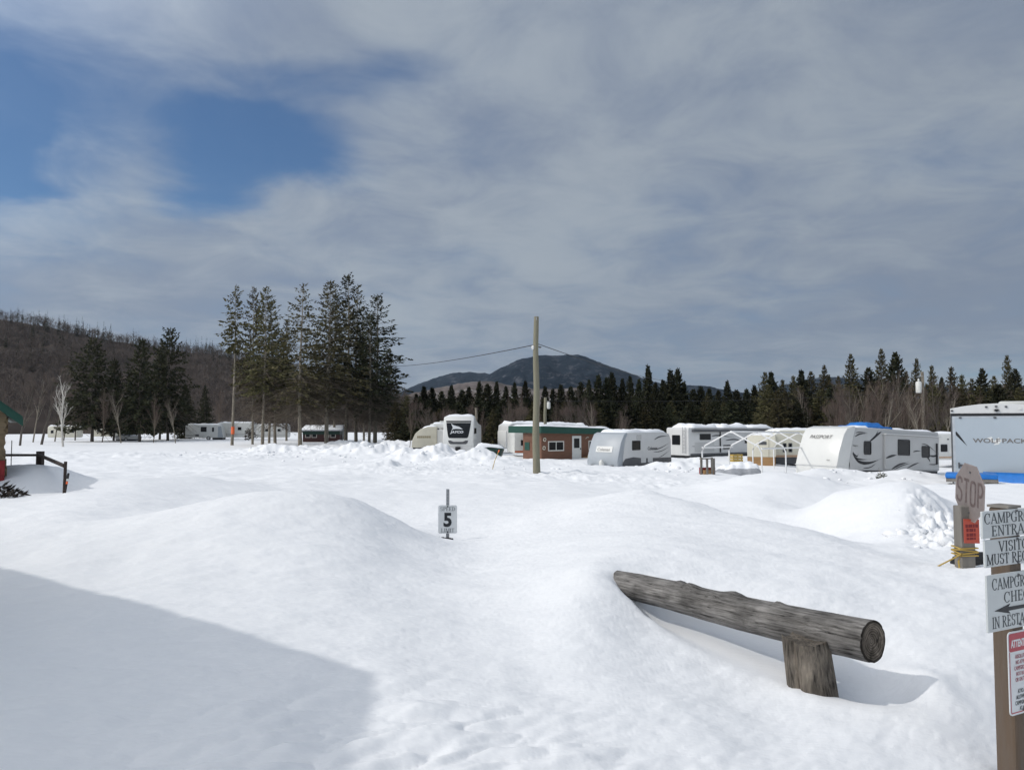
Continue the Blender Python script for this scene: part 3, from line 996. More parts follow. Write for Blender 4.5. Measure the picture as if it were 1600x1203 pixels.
def zone(px):
    for lim, s in [(660, 'behind the rounded beige trailer'), (760, 'behind the trailer with the dark windshield'), (840, 'behind the white camper left of the utility pole'), (955, 'behind the green-roofed cabin'),
                   (1060, 'behind the silver-fronted trailer'), (1240, 'behind the white tent frame'), (1330, 'behind the white nose of the grey camper'), (1440, 'behind the grey swoosh camper'), (1520, 'around the transformer pole')]:
        if px < lim:
            return s
    return 'behind the tall grey-blue trailer'


skyl = [(632, 640), (650, 618), (662, 606), (676, 608), (690, 614), (706, 604), (722, 612), (733, 607), (748, 598), (762, 603), (776, 598), (790, 606), (805, 600), (822, 598), (851, 606), (863, 610), (877, 603),
        (893, 606), (908, 600), (921, 596), (936, 588), (949, 592), (957, 584), (972, 594), (986, 590), (999, 594), (1013, 573), (1024, 600), (1036, 596), (1048, 580), (1059, 578), (1070, 598), (1084, 611),
        (1096, 606), (1110, 609), (1124, 612), (1138, 597), (1152, 612), (1166, 610), (1180, 604), (1196, 584), (1207, 584), (1223, 596), (1240, 590), (1254, 581), (1268, 583), (1289, 573), (1297, 588),
        (1331, 556), (1312, 590), (1358, 578), (1379, 548), (1401, 554), (1417, 582), (1434, 563), (1459, 574), (1474, 592), (1490, 576), (1506, 588), (1521, 594), (1537, 579), (1556, 590), (1577, 558), (1590, 580),
        (1612, 570), (1640, 585), (1665, 560), (1690, 575), (1720, 570), (1750, 580), (1785, 565)]
wk = ['wall1', 'wall2', 'wall3', 'wall2']
for i, (px, yt) in enumerate(skyl):
    right = px > 1185
    d = random.uniform(96, 112) if not right else random.uniform(84, 104)
    kind = random.choice(['wall4', 'wall4', 'wall4', 'wall3', 'wall1']) if right else random.choice(wk)
    if px in (1013, 1048, 1059, 1138):
        kind = 'wall2'
    if px > 1300 and yt < 585:
        kind = random.choice(['wall4', 'wall4', 'wall3'])
    w = random.uniform(0.85, 1.15) * (0.8 if (right and yt < 575) else 1.0) * (1.25 if yt > 600 else 1.0)
    place(PD[kind], px, yt - 2, d, 'evergreen ' + zone(px) + ', its tip on the skyline', 'evergreens on the skyline ' + zone(px), wide=w)
for i in range(104):
    px = 622 + i * 9.8 + random.uniform(-6, 6)
    yt = random.uniform(618, 642) if px < 1190 else random.uniform(600, 640)
    place(PD[random.choice(['wall1', 'wall3', 'wall2', 'wall4'] if px < 1190 else ['wall4', 'wall3', 'wall4'])], px, yt, random.uniform(84, 95) if px < 1190 else random.uniform(76, 86),
          'low dark evergreen in the front rank ' + zone(px), 'front evergreens ' + zone(px), wide=random.uniform(1.3, 1.75))

# leafless trees
PD['bare1'] = bare_proto(31, 12, 0.55, 0.15, M_twig, M_darkbark)
PD['bare2'] = bare_proto(32, 12, 0.42, 0.13, M_redtwig, M_deadtwig)
PD['bare3'] = bare_proto(33, 13, 0.38, 0.16, M_twig, M_bark, first=0.35)
PD['bare4'] = bare_proto(34, 10, 0.65, 0.12, M_redtwig, M_darkbark, first=0.15)
for (px, yt, d, k) in [(640, 628, 78, 'bare2'), (648, 618, 84, 'bare4'), (668, 632, 80, 'bare1'), (680, 640, 78, 'bare2'), (735, 622, 80, 'bare4'), (795, 612, 80, 'bare2'), (815, 606, 78, 'bare2'), (806, 625, 76, 'bare4'),
                       (902, 608, 76, 'bare1'), (918, 604, 78, 'bare1'), (926, 622, 74, 'bare3'), (965, 628, 74, 'bare1'), (972, 640, 72, 'bare2'), (890, 625, 80, 'bare4'), (1262, 598, 76, 'bare3'),
                       (1318, 590, 72, 'bare1'), (1334, 598, 70, 'bare3'), (1345, 590, 74, 'bare1'), (1363, 580, 73, 'bare3'), (1385, 585, 76, 'bare1'), (1405, 575, 74, 'bare3'), (1416, 590, 72, 'bare1'), (1428, 588, 76, 'bare2'),
                       (1450, 585, 80, 'bare3'), (1462, 594, 78, 'bare1'), (1478, 604, 80, 'bare2'), (1520, 600, 84, 'bare4'), (1533, 605, 80, 'bare2'), (1550, 600, 86, 'bare1'), (1563, 596, 84, 'bare4'), (1600, 598, 84, 'bare2'), (1375, 612, 70, 'bare2'), (1300, 618, 72, 'bare4')] + [(random.uniform(1305, 1480), random.uniform(582, 622), random.uniform(66, 74), random.choice(['bare1', 'bare2', 'bare3'])) for _ in range(22)] + [(random.uniform(630, 940), random.uniform(618, 640), random.uniform(74, 82), random.choice(['bare1', 'bare2', 'bare4'])) for _ in range(16)]:
    place(PD[k], px, yt, d, 'leafless brown tree in front of evergreens ' + zone(px), 'leafless trees ' + zone(px), wide=random.uniform(0.85, 1.1))
PD['big'] = bare_proto(35, 13, 0.5, 0.24, M_twig, M_darkbark, first=0.3)
LB = 'leafless trees at the left edge of the field'
for (px, yt, d, k, lab) in [(65, 560, 96, 'big', 'stout leafless tree with thick grey trunk left of the white dead birch'), (32, 575, 92, 'big', 'leafless tree with thick trunk beside the green roof eave'),
                            (52, 580, 108, 'bare3', 'thin leafless tree between the two stout trunks at the field edge'), (86, 585, 112, 'bare3', 'leafless tree directly behind the white dead birch'),
                            (8, 560, 110, 'bare1', 'leafless tree rising behind the green roof'), (118, 590, 120, 'bare1', 'leafless tree left of the broad black-green spruce'),
                            (160, 600, 108, 'bare2', 'slim leafless tree between the broad black-green spruce and its mid-sized neighbour'), (190, 605, 104, 'bare3', 'slim leafless tree in front of the mid-sized dark spruce'),
                            (240, 610, 106, 'bare2', 'leafless tree between the olive dark spruce and the ragged one'), (275, 620, 104, 'bare3', 'leafless tree left of the small pointed dark spruce'),
                            (345, 600, 150, 'bare2', 'leafless tree rising behind the second white trailer'), (100, 600, 118, 'bare4', 'bushy leafless tree right of the white dead birch')]:
    place(PD[k], px, yt, d, lab, LB)
PD['birch'] = bare_proto(41, 11, 0.5, 0.20, M_birch, M_birch, first=0.25, twigs=1, fork=2, name='dead_birch', tww=0.05)
place(PD['birch'], 100, 585, 88, 'dead white birch with forked bare limbs at the field edge', None, rs=0.4)

# the leafless wood on the left hillside: past counting, one mass
def hill_wood():
    rng = np.random.default_rng(5)
    V, F = [], []
    n = 8500
    px = rng.uniform(-420, 720, n)
    d = 214 + 356 * rng.random(n) ** 0.9
    X = (px - 800) / FPX * d
    Z = hill_h(X, d)
    ok = Z > -0.5
    X, d, Z = X[ok], d[ok], Z[ok]
    n = len(X)
    h = rng.uniform(6, 10.5, n)
    k = 22
    base = np.stack([X, d, Z - 0.5], -1)
    quads = []
    lean = rng.normal(0, 0.05, (n, 2))
    for j in range(k):
        if j == 0:
            a = base
            e = base + np.stack([lean[:, 0] * h, lean[:, 1] * h, h * 0.68], -1)
            w = 0.08
        else:
            f = rng.uniform(0.32, 0.70, n)
            a = base + np.stack([lean[:, 0] * h * f, lean[:, 1] * h * f, h * f], -1)
            th = rng.uniform(0, 6.283, n)
            l = h * rng.uniform(0.16, 0.34, n)
            el = rng.uniform(0.2, 1.2, n)
            e = a + np.stack([np.cos(th) * np.cos(el) * l, np.sin(th) * np.cos(el) * l, np.sin(el) * l], -1)
            w = 0.06
        dv = e - a
        s = np.cross(dv, rng.normal(0, 1, (n, 3)))
        s = s / (np.linalg.norm(s, axis=1, keepdims=True) + 1e-6) * w
        quads.append(np.stack([a - s, a + s, e + s * 0.35, e - s * 0.35], 1))
    Q = np.concatenate(quads, 0)
    V = Q.reshape(-1, 3)
    F = np.arange(len(V)).reshape(-1, 4)
    m = mat('hill_twigs', (0.12, 0.10, 0.087), 0.95, 0.3, 0.02, spec=0.0, col2=(0.195, 0.162, 0.142))
    o = link(bpy.data.objects.new('hillside_wood', np_mesh('hillside_wood', V, F, m, False)))
    tag(o, 'brown leafless wood covering the left hillside', 'woods', kind='stuff')


hill_wood()


def hill_evergreens():
    rng = np.random.default_rng(9)
    spots = []
    for cx, cy, sx, sy, n in [(130, 0.80, 35, 0.05, 34), (30, 0.62, 40, 0.08, 16), (330, 0.86, 30, 0.05, 34), (150, 0.97, 20, 0.02, 16), (225, 0.75, 60, 0.1, 14), (90, 0.7, 40, 0.08, 14), (380, 0.7, 60, 0.15, 30), (40, 0.35, 120, 0.2, 24)]:
        for q in range(n):
            spots.append((cx + rng.normal() * sx, np.clip(cy + rng.normal() * sy, 0.1, 1.0)))
    V, F = [], []
    for px, t in spots:
        d = 215 + 345 * t
        x = (px - 800) / FPX * d
        z = float(hill_h(np.array([x]), np.array([d]))[0])
        hh = rng.uniform(6, 13)
        for q in range(70):
            f = rng.random() ** 1.3
            a = rng.uniform(0, 6.283)
            r = hh * 0.20 * (1 - f) * rng.uniform(0.4, 1.1) + 0.15
            o = np.array([x, d, z + hh * f])
            e = o + np.array([math.cos(a) * r, math.sin(a) * r, -0.25 * r])
            s = np.array([-math.sin(a), math.cos(a), 0]) * 0.35 * (1.1 - f)
            k = len(V)
            V += [o + [0, 0, 0.35], e + s, e - s * 1.0, o - [0, 0, 0.3]]
            F += [(k, k + 1, k + 2)]
    V = np.array(V)
    F = np.array(F)
    o = link(bpy.data.objects.new('hillside_evergreens', np_mesh('hillside_evergreens', V, F, M_needle_dark, False)))
    tag(o, 'scattered dark evergreens among the leafless hillside wood', 'woods', kind='stuff')


hill_evergreens()
# ------------------------------------------------------------------ trailers, cabins
def side(a, b, d):       # long side facing -y
    return (a, -d, b)


def front(W):            # end facing -x; a runs from the near corner (0) to the far corner (W)
    return lambda a, b, d: (-d, a, b)


def rear(L):
    return lambda a, b, d: (L + d, a, b)


def rect(a0, a1, b0, b1, r=0.0):
    if r <= 0:
        return [(a0, b0), (a1, b0), (a1, b1), (a0, b1)]
    o = []
    for cx, cy, s in ((a1 - r, b0 + r, -90), (a1 - r, b1 - r, 0), (a0 + r, b1 - r, 90), (a0 + r, b0 + r, 180)):
        for k in range(4):
            t = R(s + 30 * k)
            o.append((cx + r * math.cos(t), cy + r * math.sin(t)))
    return o


def window(parent, fn, a0, a1, b0, b1, frame=None, glass=None, r=0.05, fw=0.05, out=0.025, bars=0):
    m = MB()
    o, i = rect(a0, a1, b0, b1, r), rect(a0 + fw, a1 - fw, b0 + fw, b1 - fw, r * 0.6)
    n = len(o)
    vs = [fn(a, b, -0.01) for a, b in o] + [fn(a, b, out) for a, b in o] + [fn(a, b, out) for a, b in i] + [fn(a, b, 0.002) for a, b in i]
    fs = []
    for k in range(n):
        j = (k + 1) % n
        fs += [(k, j, n + j, n + k), (n + k, n + j, 2 * n + j, 2 * n + k), (2 * n + k, 2 * n + j, 3 * n + j, 3 * n + k)]
    m.add(vs, fs)
    for q in range(bars):
        c = a0 + (a1 - a0) * (q + 1) / (bars + 1)
        m.prism(rect(c - fw * 0.4, c + fw * 0.4, b0 + fw, b1 - fw), fn, 0.004, out)
    w = m.build('window', frame or M_black, parent)
    g = MB()
    g.prism(rect(a0 + fw * 0.5, a1 - fw * 0.5, b0 + fw * 0.5, b1 - fw * 0.5), fn, -0.01, 0.008)
    g.build('pane', glass or M_glass, w)
    return w


def door(parent, fn, a0, a1, b0, b1, m, frame=None, pane=None, handle_side=1):
    f = MB()
    f.prism(rect(a0, a1, b0, b1, 0.03), fn, -0.01, 0.03)
    d = f.build('door', m, parent)
    if pane:
        g = MB()
        g.prism(rect(*pane, 0.04), fn, 0.031, 0.038)
        g.build('pane', M_glass, d)
    h = MB()
    c = a1 - 0.09 if handle_side > 0 else a0 + 0.09
    bm_ = b0 + (b1 - b0) * 0.45
    h.prism(rect(c - 0.03, c + 0.03, bm_, bm_ + 0.13), fn, 0.031, 0.07)
    h.build('handle', M_black, d)
    return d


def wheel(parent, x, y, r=0.34, w=0.2, z=None):
    z = r if z is None else z
    t = MB()
    t.tube([(x, y, z), (x, y + 0.03, z), (x, y + w - 0.03, z), (x, y + w, z)], [r * 0.93, r, r, r * 0.93], 20)
    o = t.build('wheel', M_rubber, parent, smooth=True)
    k = MB()
    k.tube([(x, y - 0.012, z), (x, y + 0.02, z)], [r * 0.55, r * 0.62], 14)
    k.build('rim', M_rim, o, smooth=True)


def shell(parent, name, prof, W, m, y0=0.0, bevel=0.06):
    b = MB()
    b.prism(prof, lambda a, c, d: (a, d, c), y0, y0 + W)
    return b.build(name, m, parent, bevel=bevel, smooth=True)


def text(s, size, m, parent, fn, a, b, out=0.012, shear=0.0, bold=0.0, sx=1.0, align='LEFT', name='lettering', space=1.0, ext=0.002):
    cu = bpy.data.curves.new(name, 'FONT')
    cu.body = s
    cu.size = size
    cu.shear = shear
    cu.offset = bold
    cu.space_character = space
    cu.align_x = align
    cu.extrude = ext
    cu.resolution_u = 3
    cu.materials.append(m)
    tmp = bpy.data.objects.new(name, cu)
    me = bpy.data.meshes.new_from_object(tmp)
    bpy.data.objects.remove(tmp)
    bpy.data.curves.remove(cu)
    me.name = name
    o = link(bpy.data.objects.new(name, me))
    o.parent = parent
    p0, px_, py_ = Vector(fn(a, b, out)), Vector(fn(a + 1, b, out)), Vector(fn(a, b + 1, out))
    ex, ey = (px_ - p0), (py_ - p0)
    if fn is not side and (ex.cross(ey)).dot(Vector(fn(a, b, out + 1)) - p0) < 0:
        ex = -ex
    ez = ex.cross(ey)
    M = Matrix((ex, ey, ez)).transposed().to_4x4()
    M.translation = p0
    o.matrix_local = M @ Matrix.Diagonal((sx, 1, 1, 1))
    return o


def roof_snow(parent, pts, W, h=0.16, seed=0, y0=0.0, inset=0.06):
    """lumpy cap of snow on a roof whose ridge follows pts (x, z)"""
    rnd = np.random.default_rng(seed)
    x0, x1 = pts[0][0], pts[-1][0]
    nx, ny = max(10, int((x1 - x0) / 0.22)), 10
    xs = np.linspace(x0, x1, nx)
    ys = np.linspace(y0 + inset, y0 + W - inset, ny)
    X, Y = np.meshgrid(xs, ys)
    zr = np.interp(xs, [p[0] for p in pts], [p[1] for p in pts])
    e = np.minimum.reduce([(X - x0) / 0.3, (x1 - X) / 0.3, (Y - ys[0]) / 0.25, (ys[-1] - Y) / 0.25])
    e = np.clip(e, 0, 1) ** 0.5
    n = 0.75 + 0.6 * fbm(X * 0.8 + seed, Y * 0.8, seed, 4, 0.6)
    Z = zr[None] + 0.004 + h * e * n - 0.03 * (1 - e)
    V = np.stack([X, Y, Z], -1).reshape(-1, 3)
    i = np.arange(ny - 1)[:, None] * nx + np.arange(nx - 1)[None]
    F = np.stack([i, i + 1, i + nx + 1, i + nx], -1).reshape(-1, 4)
    V2 = V.copy()
    V2[:, 2] = np.tile(zr, ny) - 0.03
    nV = len(V)
    per = [(j, j + 1) for j in range(nx - 1)] + [(j * nx + nx - 1, (j + 1) * nx + nx - 1) for j in range(ny - 1)] + \
          [((ny - 1) * nx + j + 1, (ny - 1) * nx + j) for j in range(nx - 2, -1, -1)] + [((j + 1) * nx, j * nx) for j in range(ny - 2, -1, -1)]
    S = np.array([(a, nV + a, nV + b, b) for a, b in per])
    o = link(bpy.data.objects.new('roof_snow', np_mesh('roof_snow', np.concatenate([V, V2]), np.concatenate([F, F[:, ::-1] + nV, S]), M_roofsnow)))
    o.parent = parent
    return o


def swooshes(parent, fn, items, m, name='side_stripes', out=0.008):
    b = MB()
    for pts, w0, w1 in items:
        b.ribbon(pts, lambda t, a=w0, c=w1: c + a * math.sin(math.pi * min(1, t * 1.15 + 0.02)) ** 0.8 if t < 0.87 else c + a * max(0, (1 - t) / 0.13) * 0.02, fn, out)
    return b.build(name, m, parent)


def drop(x, y):
    return H(x, y)


# ---- the grey camper with the white nose --------------------------------------------------------
TR = 'travel trailers parked in the field'
c = P(1325, 742, 40)
pp = thing('travel_trailer', 'grey travel trailer with white nose and black swooshes, blue tarp on its roof', 'trailer', (c.x, 40, -0.02), R(32), TR, tilt=(0, R(2.3)))
L_, W_ = 8.5, 2.45
shell(pp, 'body', [(0.02, 0.55), (L_, 0.55), (L_, 2.72), (L_ - 0.10, 2.80), (0.62, 2.80), (0.5, 2.72), (0.28, 1.9)], W_, M_grey, 0.0, 0.05)
shell(pp, 'nose_cap', [(-0.02, 0.30), (0.06, 0.9), (0.26, 1.8), (0.50, 2.55), (0.63, 2.83), (0.45, 2.845), (-0.10, 2.72), (-0.38, 2.40), (-0.75, 1.55), (-0.98, 0.80), (-0.98, 0.30)], W_ + 0.06, M_gel, -0.03, 0.05)
b = MB()
b.box(-1.02, -0.3, -0.035, W_ + 0.035, 0.72, 0.765)
b.build('nose_trim', M_lgrey, pp)
b = MB()
b.box(0.3, L_ - 0.02, 0.08, W_ - 0.08, 0.42, 0.56)
b.build('chassis', M_black, pp)
b = MB()
b.box(3.05, L_ - 0.25, -0.16, 0.0, 0.62, 2.50)
so = b.build('slide_out', M_grey, pp, bevel=0.03)
b = MB()
b.box(2.98, L_ - 0.18, -0.24, 0.02, 2.50, 2.56)
b.build('slide_roof', M_lgrey, so)
sl = lambda a, b_, d: (a, -0.16 - d, b_)
window(pp, side, 1.32, 1.98, 1.38, 2.10, r=0.1)
window(pp, sl, 4.15, 5.30, 1.40, 2.28, r=0.08)
window(pp, sl, 6.45, 7.25, 1.32, 1.98, r=0.08)
b = MB()
b.box(L_ - 0.62, L_ - 0.46, -0.22, -0.161, 0.95, 2.15)
b.build('side_panel_cover', M_black, pp, bevel=0.03)
swooshes(pp, side, [([(0.55, 2.30), (1.0, 2.46), (1.7, 2.52)], 0.07, 0.005), ([(0.62, 2.50), (1.0, 2.56), (1.6, 2.54)], 0.04, 0.004),
                    ([(1.85, 2.10), (2.35, 2.38), (2.62, 2.72)], 0.10, 0.01), ([(1.95, 2.12), (2.6, 2.50), (2.96, 2.66)], 0.11, 0.01),
                    ([(0.35, 1.45), (0.62, 1.20), (1.2, 1.12), (1.9, 1.14)], 0.08, 0.004), ([(0.52, 1.22), (1.0, 0.98), (1.9, 0.96), (2.96, 1.22)], 0.15, 0.006),
                    ([(0.60, 1.13), (1.2, 0.90), (1.8, 0.93), (2.5, 1.08)], 0.06, 0.004), ([(1.25, 0.66), (1.9, 0.72), (2.5, 0.98)], 0.05, 0.003),
                    ([(0.40, 1.50), (0.52, 1.36), (0.75, 1.28), (0.86, 1.42)], 0.09, 0.01), ([(0.06, 1.0), (0.10, 0.85), (0.12, 0.6)], 0.05, 0.01)], M_black)
swooshes(so, sl, [([(3.06, 1.23), (3.6, 1.36), (4.12, 1.42)], 0.12, 0.006), ([(3.55, 0.63), (4.3, 0.90), (5.2, 1.05)], 0.10, 0.006), ([(3.8, 0.63), (4.6, 0.86), (5.5, 1.0)], 0.05, 0.004),
                  ([(5.0, 0.70), (5.7, 0.92), (6.3, 1.05)], 0.08, 0.004), ([(5.6, 1.62), (6.0, 1.68), (6.43, 1.66)], 0.06, 0.004), ([(6.45, 2.1), (7.1, 2.0), (8.1, 1.55)], 0.05, 0.004),
                  ([(7.2, 1.45), (7.7, 1.42), (8.2, 1.55)], 0.10, 0.01), ([(6.9, 1.4), (7.2, 1.22), (7.3, 1.05)], 0.09, 0.01), ([(7.2, 0.95), (7.8, 0.95), (8.2, 1.05)], 0.05, 0.01)], M_black)
M_letter = mat('grey_lettering', (0.17, 0.16, 0.15), 0.5, 0.05, 3)


def nose_pt(a, b_, d):
    prof = [(0.30, -0.98), (0.80, -0.98), (1.55, -0.75), (2.40, -0.38), (2.72, -0.10)]
    x = float(np.interp(b_, [p[0] for p in prof], [p[1] for p in prof]))
    return (x - d, W_ - a, b_)


def nose_text(s, size, a, b_, shear, sx=1.0):
    o = text(s, size, M_letter, pp, lambda p, q, d: nose_pt(p, q, d), a, b_, 0.05, shear=shear, sx=1)
    e1 = Vector((0, -1, 0))
    lo, hi = Vector(nose_pt(a, b_ - 0.05, 0)), Vector(nose_pt(a, b_ + 0.45, 0))
    e2 = (hi - lo).normalized()
    e3 = e1.cross(e2)
    M = Matrix((e1, e2, e3)).transposed().to_4x4()
    M.translation = Vector(nose_pt(a, b_, 0)) + e3 * 0.05
    o.matrix_local = M @ Matrix.Diagonal((sx, 1, 1, 1))
    return o


nose_text('PASSPORT', 0.30, 0.48, 2.14, 0.25, 0.96)
nose_text('Passport', 0.10, 1.85, 1.0, 0.2, 0.6)
text('Passport', 0.12, M_letter, pp, side, 0.38, 1.80, shear=0.3)
b = MB()
for y in (0.2, W_ - 0.2):
    b.box(-0.13, -0.06, y - 0.05, y + 0.05, 2.62, 2.68)
b.build('marker_lights', M_dgrey, pp)
wheel(pp, 4.0, 0.02)
wheel(pp, 4.85, 0.02)
roof_snow(pp, [(1.0, 2.80), (L_ - 0.2, 2.80)], W_, 0.10, 3)
b = MB()
b.box(2.4, 3.6, 0.6, 1.6, 2.82, 3.07)
ac = b.build('roof_air_conditioner', M_white, pp, bevel=0.08, smooth=True)
# the tarp on the roof
g = np.linspace(0, 1, 26)
GX, GY = np.meshgrid(g, g)
dx, dy = GX * 2.4 + 1.9, GY * 1.9 + 0.15
hz = 2.93 + 0.21 * sstep(0.95, 0.6, np.maximum(np.abs((dx - 3.05) / 0.85), np.abs((dy - 1.1) / 0.75))) + 0.03 * fbm(dx * 2, dy * 2, 5, 3)
hz = np.where((GX < .04) | (GX > .96) | (GY < .04) | (GY > .96), hz - 0.10, hz)
i = np.arange(25)[:, None] * 26 + np.arange(25)[None]
tf = np.stack([i, i + 1, i + 27, i + 26], -1).reshape(-1, 4)
tp = link(bpy.data.objects.new('tarp', np_mesh('tarp', np.stack([dx, dy, hz], -1).reshape(-1, 3), tf, M_blue)))
tag(tp, 'blue tarp tied over the roof vent of the grey swoosh trailer', 'tarp')
tp.matrix_world = Matrix.Translation(pp.location) @ pp.rotation_euler.to_matrix().to_4x4()
sm = tp.modifiers.new('thickness', 'SOLIDIFY')
sm.thickness = 0.012

# ---- white trailer between the grey camper and the toy hauler -----------------------------------
c = P(1464, 740, 52)
t = thing('travel_trailer', 'white trailer end with one window, between the swoosh camper and tall grey-blue trailer', 'trailer', (c.x, 52, 0), R(14), TR)
shell(t, 'body', rect(0, 5.5, 0.5, 2.25, 0.14), 2.3, M_white, 0, 0.05)
window(t, side, 0.28, 0.95, 1.0, 1.6, frame=M_lgrey, r=0.08)
b = MB()
b.box(0.02, 5.4, -0.012, 0.0, 0.62, 0.72)
b.build('stripe', mat('tan_stripe', (0.5, 0.33, 0.22), 0.5), t)
b = MB()
b.box(0.9, 1.02, -0.03, 0, 1.85, 1.93)
b.build('marker_light', M_dgrey, t)
roof_snow(t, [(0.1, 2.25), (5.4, 2.25)], 2.3, 0.14, 9)
wheel(t, 3.0, 0.02)

# ---- the tall grey-blue trailer (rear wall faces us) --------------------------------------------
c = P(1488, 755, 24.5)
ang = math.atan2(1.0, 0.573 + 0.035)
WW = 2.52
wp = thing('toy_hauler_trailer', 'tall grey-blue trailer with black corner darts on its rear wall, at right edge', 'trailer', (c.x, 24.5, 0.0), ang, TR)
# local: x runs away from us, the rear wall is the x = 0 end; a = 0 at the left corner as seen -> y = 0, to the right -y
bk = lambda a, b_, d: (-d, -a, b_)
roofl = [(0, 3.40), (0.35, 3.47), (0.8, 3.53), (1.26, 3.55), (1.72, 3.53), (2.17, 3.47), (WW, 3.40)]
b = MB()
b.prism([(0, 0.55), (WW, 0.55)] + roofl[::-1], lambda a, b_, d: (d, -a, b_), 0.0, 9.5)
b.build('body', M_dgrey, wp, bevel=0.03, smooth=True)
b = MB()
b.prism([(0.05, 0.62), (WW - 0.05, 0.62), (WW - 0.05, 3.16), (0.05, 3.16)], bk, 0.0, 0.035)
rd = b.build('ramp_door', M_steelblue, wp, bevel=0.012)
b = MB()
b.prism([(0.0, 3.24), (WW, 3.24)] + roofl[::-1], bk, 0.0, 0.03)
b.build('rear_header', M_lgrey, wp, bevel=0.01)
b = MB()
b.prism(rect(0.02, WW - 0.02, 3.166, 3.236), bk, 0.0, 0.045)
b.build('header_seal', M_black, wp)
M_silverline = mat('pale_panel_line', (0.44, 0.47, 0.5), 0.4)
for rct in [(0.05, WW - 0.05, 3.10, 3.157), (0.05, 0.12, 0.62, 3.10), (WW - 0.12, WW - 0.05, 0.62, 3.10)]:
    b = MB()
    b.prism(rect(*rct), bk, 0.035, 0.042)
    b.build('door_trim', M_silverline, wp)
b = MB()
for s in (0, 1):
    q = (lambda p: p) if s == 0 else (lambda p: [(WW - a, c_) for a, c_ in p][::-1])
    for poly in ([(0.13, 2.66), (0.16, 2.67), (0.30, 2.46), (0.44, 2.22), (0.26, 2.42), (0.14, 2.56)], [(0.16, 0.98), (0.22, 0.98), (0.34, 1.16), (0.46, 1.40), (0.30, 1.20)]):
        b.prism(q(poly), bk, 0.0355, 0.039)
b.build('corner_darts', M_black, rd)
for a, s in ((0.30, 1), (WW - 0.30, -1)):
    b = MB()
    b.prism(rect(a - 0.12, a + 0.12, 1.58, 1.64), bk, 0.036, 0.07)
    b.prism(rect(a - 0.10 * s - 0.02, a - 0.10 * s + 0.02, 1.52, 1.70), bk, 0.036, 0.08)
    b.build('door_latch', M_dgrey, rd)
for a, z_, w in [(0.05, 3.33, .035), (0.98, 3.44, .035), (1.24, 3.455, .035), (1.50, 3.445, .035), (0.27, 3.11, .04), (1.20, 3.11, .04), (2.25, 3.11, .04)]:
    b = MB()
    b.prism(rect(a - w, a + w, z_ - 0.025, z_ + 0.025, 0.012), bk, 0.02, 0.06)
    b.build('marker_light', M_dgrey, wp)
b = MB()
b.prism([(1.17, 3.33), (1.25, 3.29), (1.33, 3.33), (1.29, 3.37), (1.21, 3.37)], bk, 0.031, 0.09)
b.build('rear_camera', M_black, wp)
b = MB()
b.prism(rect(1.82, 1.90, 3.36, 3.42, 0.02), bk, 0.02, 0.07)
b.build('flood_light', M_gel, wp)
text('WOLF', 0.19, M_letter, rd, bk, 0.60, 2.33, 0.038, sx=1.35, bold=0.004)
text('PACK', 0.19, M_letter, rd, bk, 1.36, 2.33, 0.038, sx=1.35, bold=0.004)
b = MB()
b.prism([(0.98, 2.48), (1.10, 2.52), (1.16, 2.38), (1.28, 2.50), (1.36, 2.40), (1.28, 2.28), (1.14, 2.26), (1.20, 2.32), (1.08, 2.36)], bk, 0.0355, 0.0375)
b.build('emblem', M_gel, rd)
b = MB()
b.box(2.6, 3.5, -2.3, -1.35, 3.45, 3.68)
b.build('roof_air_conditioner', M_white, wp, bevel=0.08, smooth=True)
b = MB()
b.box(0.10, 0.16, 0.0, 0.05, 2.0, 2.12)
b.build('side_light', M_lgrey, wp)
wheel(wp, 5.0, -0.22)
# the blue sheet wrapped round its foot
def wrap(name, pts_top, pts_bot, m, thick=0.03):
    n = len(pts_top)
    V, F = [], []
    for k in range(n):
        a, b_ = Vector(pts_top[k]), Vector(pts_bot[k])
        for j in range(6):
            s = j / 5
            V.append(a.lerp(b_, s) + Vector((0.02 * math.sin(k * 1.7 + j), -0.05 * math.sin(s * 3.1) + 0.02 * math.sin(k * 2.3 + j * 2), 0)))
    for k in range(n - 1):
        for j in range(5):
            q = k * 6 + j
            F.append((q, q + 6, q + 7, q + 1))
    o = link(bpy.data.objects.new(name, np_mesh(name, np.array([tuple(v) for v in V]), np.array(F), m)))
    s = o.modifiers.new('thickness', 'SOLIDIFY')
    s.thickness = thick
    return o


tops, bots = [], []
for k in range(16):
    px = 1536 + k * 7.2
    d = 24.0 - k * 0.085
    tops.append(tuple(P(px, 738 + 0.035 * (px - 1536), d)))
    q = P(px, 760, d - 0.25)
    bots.append((q.x, q.y, H(q.x, q.y) - 0.15))
o = wrap('tarp', tops, bots, M_blue)
tag(o, 'blue tarp skirt along the foot of the tall grey-blue trailer', 'tarp')
c = P(1478, 744, 22.6)
t = thing('snowmobile_trailer', 'low flat utility trailer under folded blue tarp beside the tall grey-blue trailer', 'utility trailer', (c.x, 22.6, c.z - 0.36), R(-30))
b = MB()
b.box(0, 1.3, 0, 1.1, 0.20, 0.30)
b.build('deck', M_plank, t)
b = MB()
b.box(-0.02, 1.3, -0.03, 1.0, 0.30, 0.44)
b.build('cover', M_blue, t, bevel=0.05, smooth=True)
wheel(t, 0.7, 0.1, 0.25, 0.12)

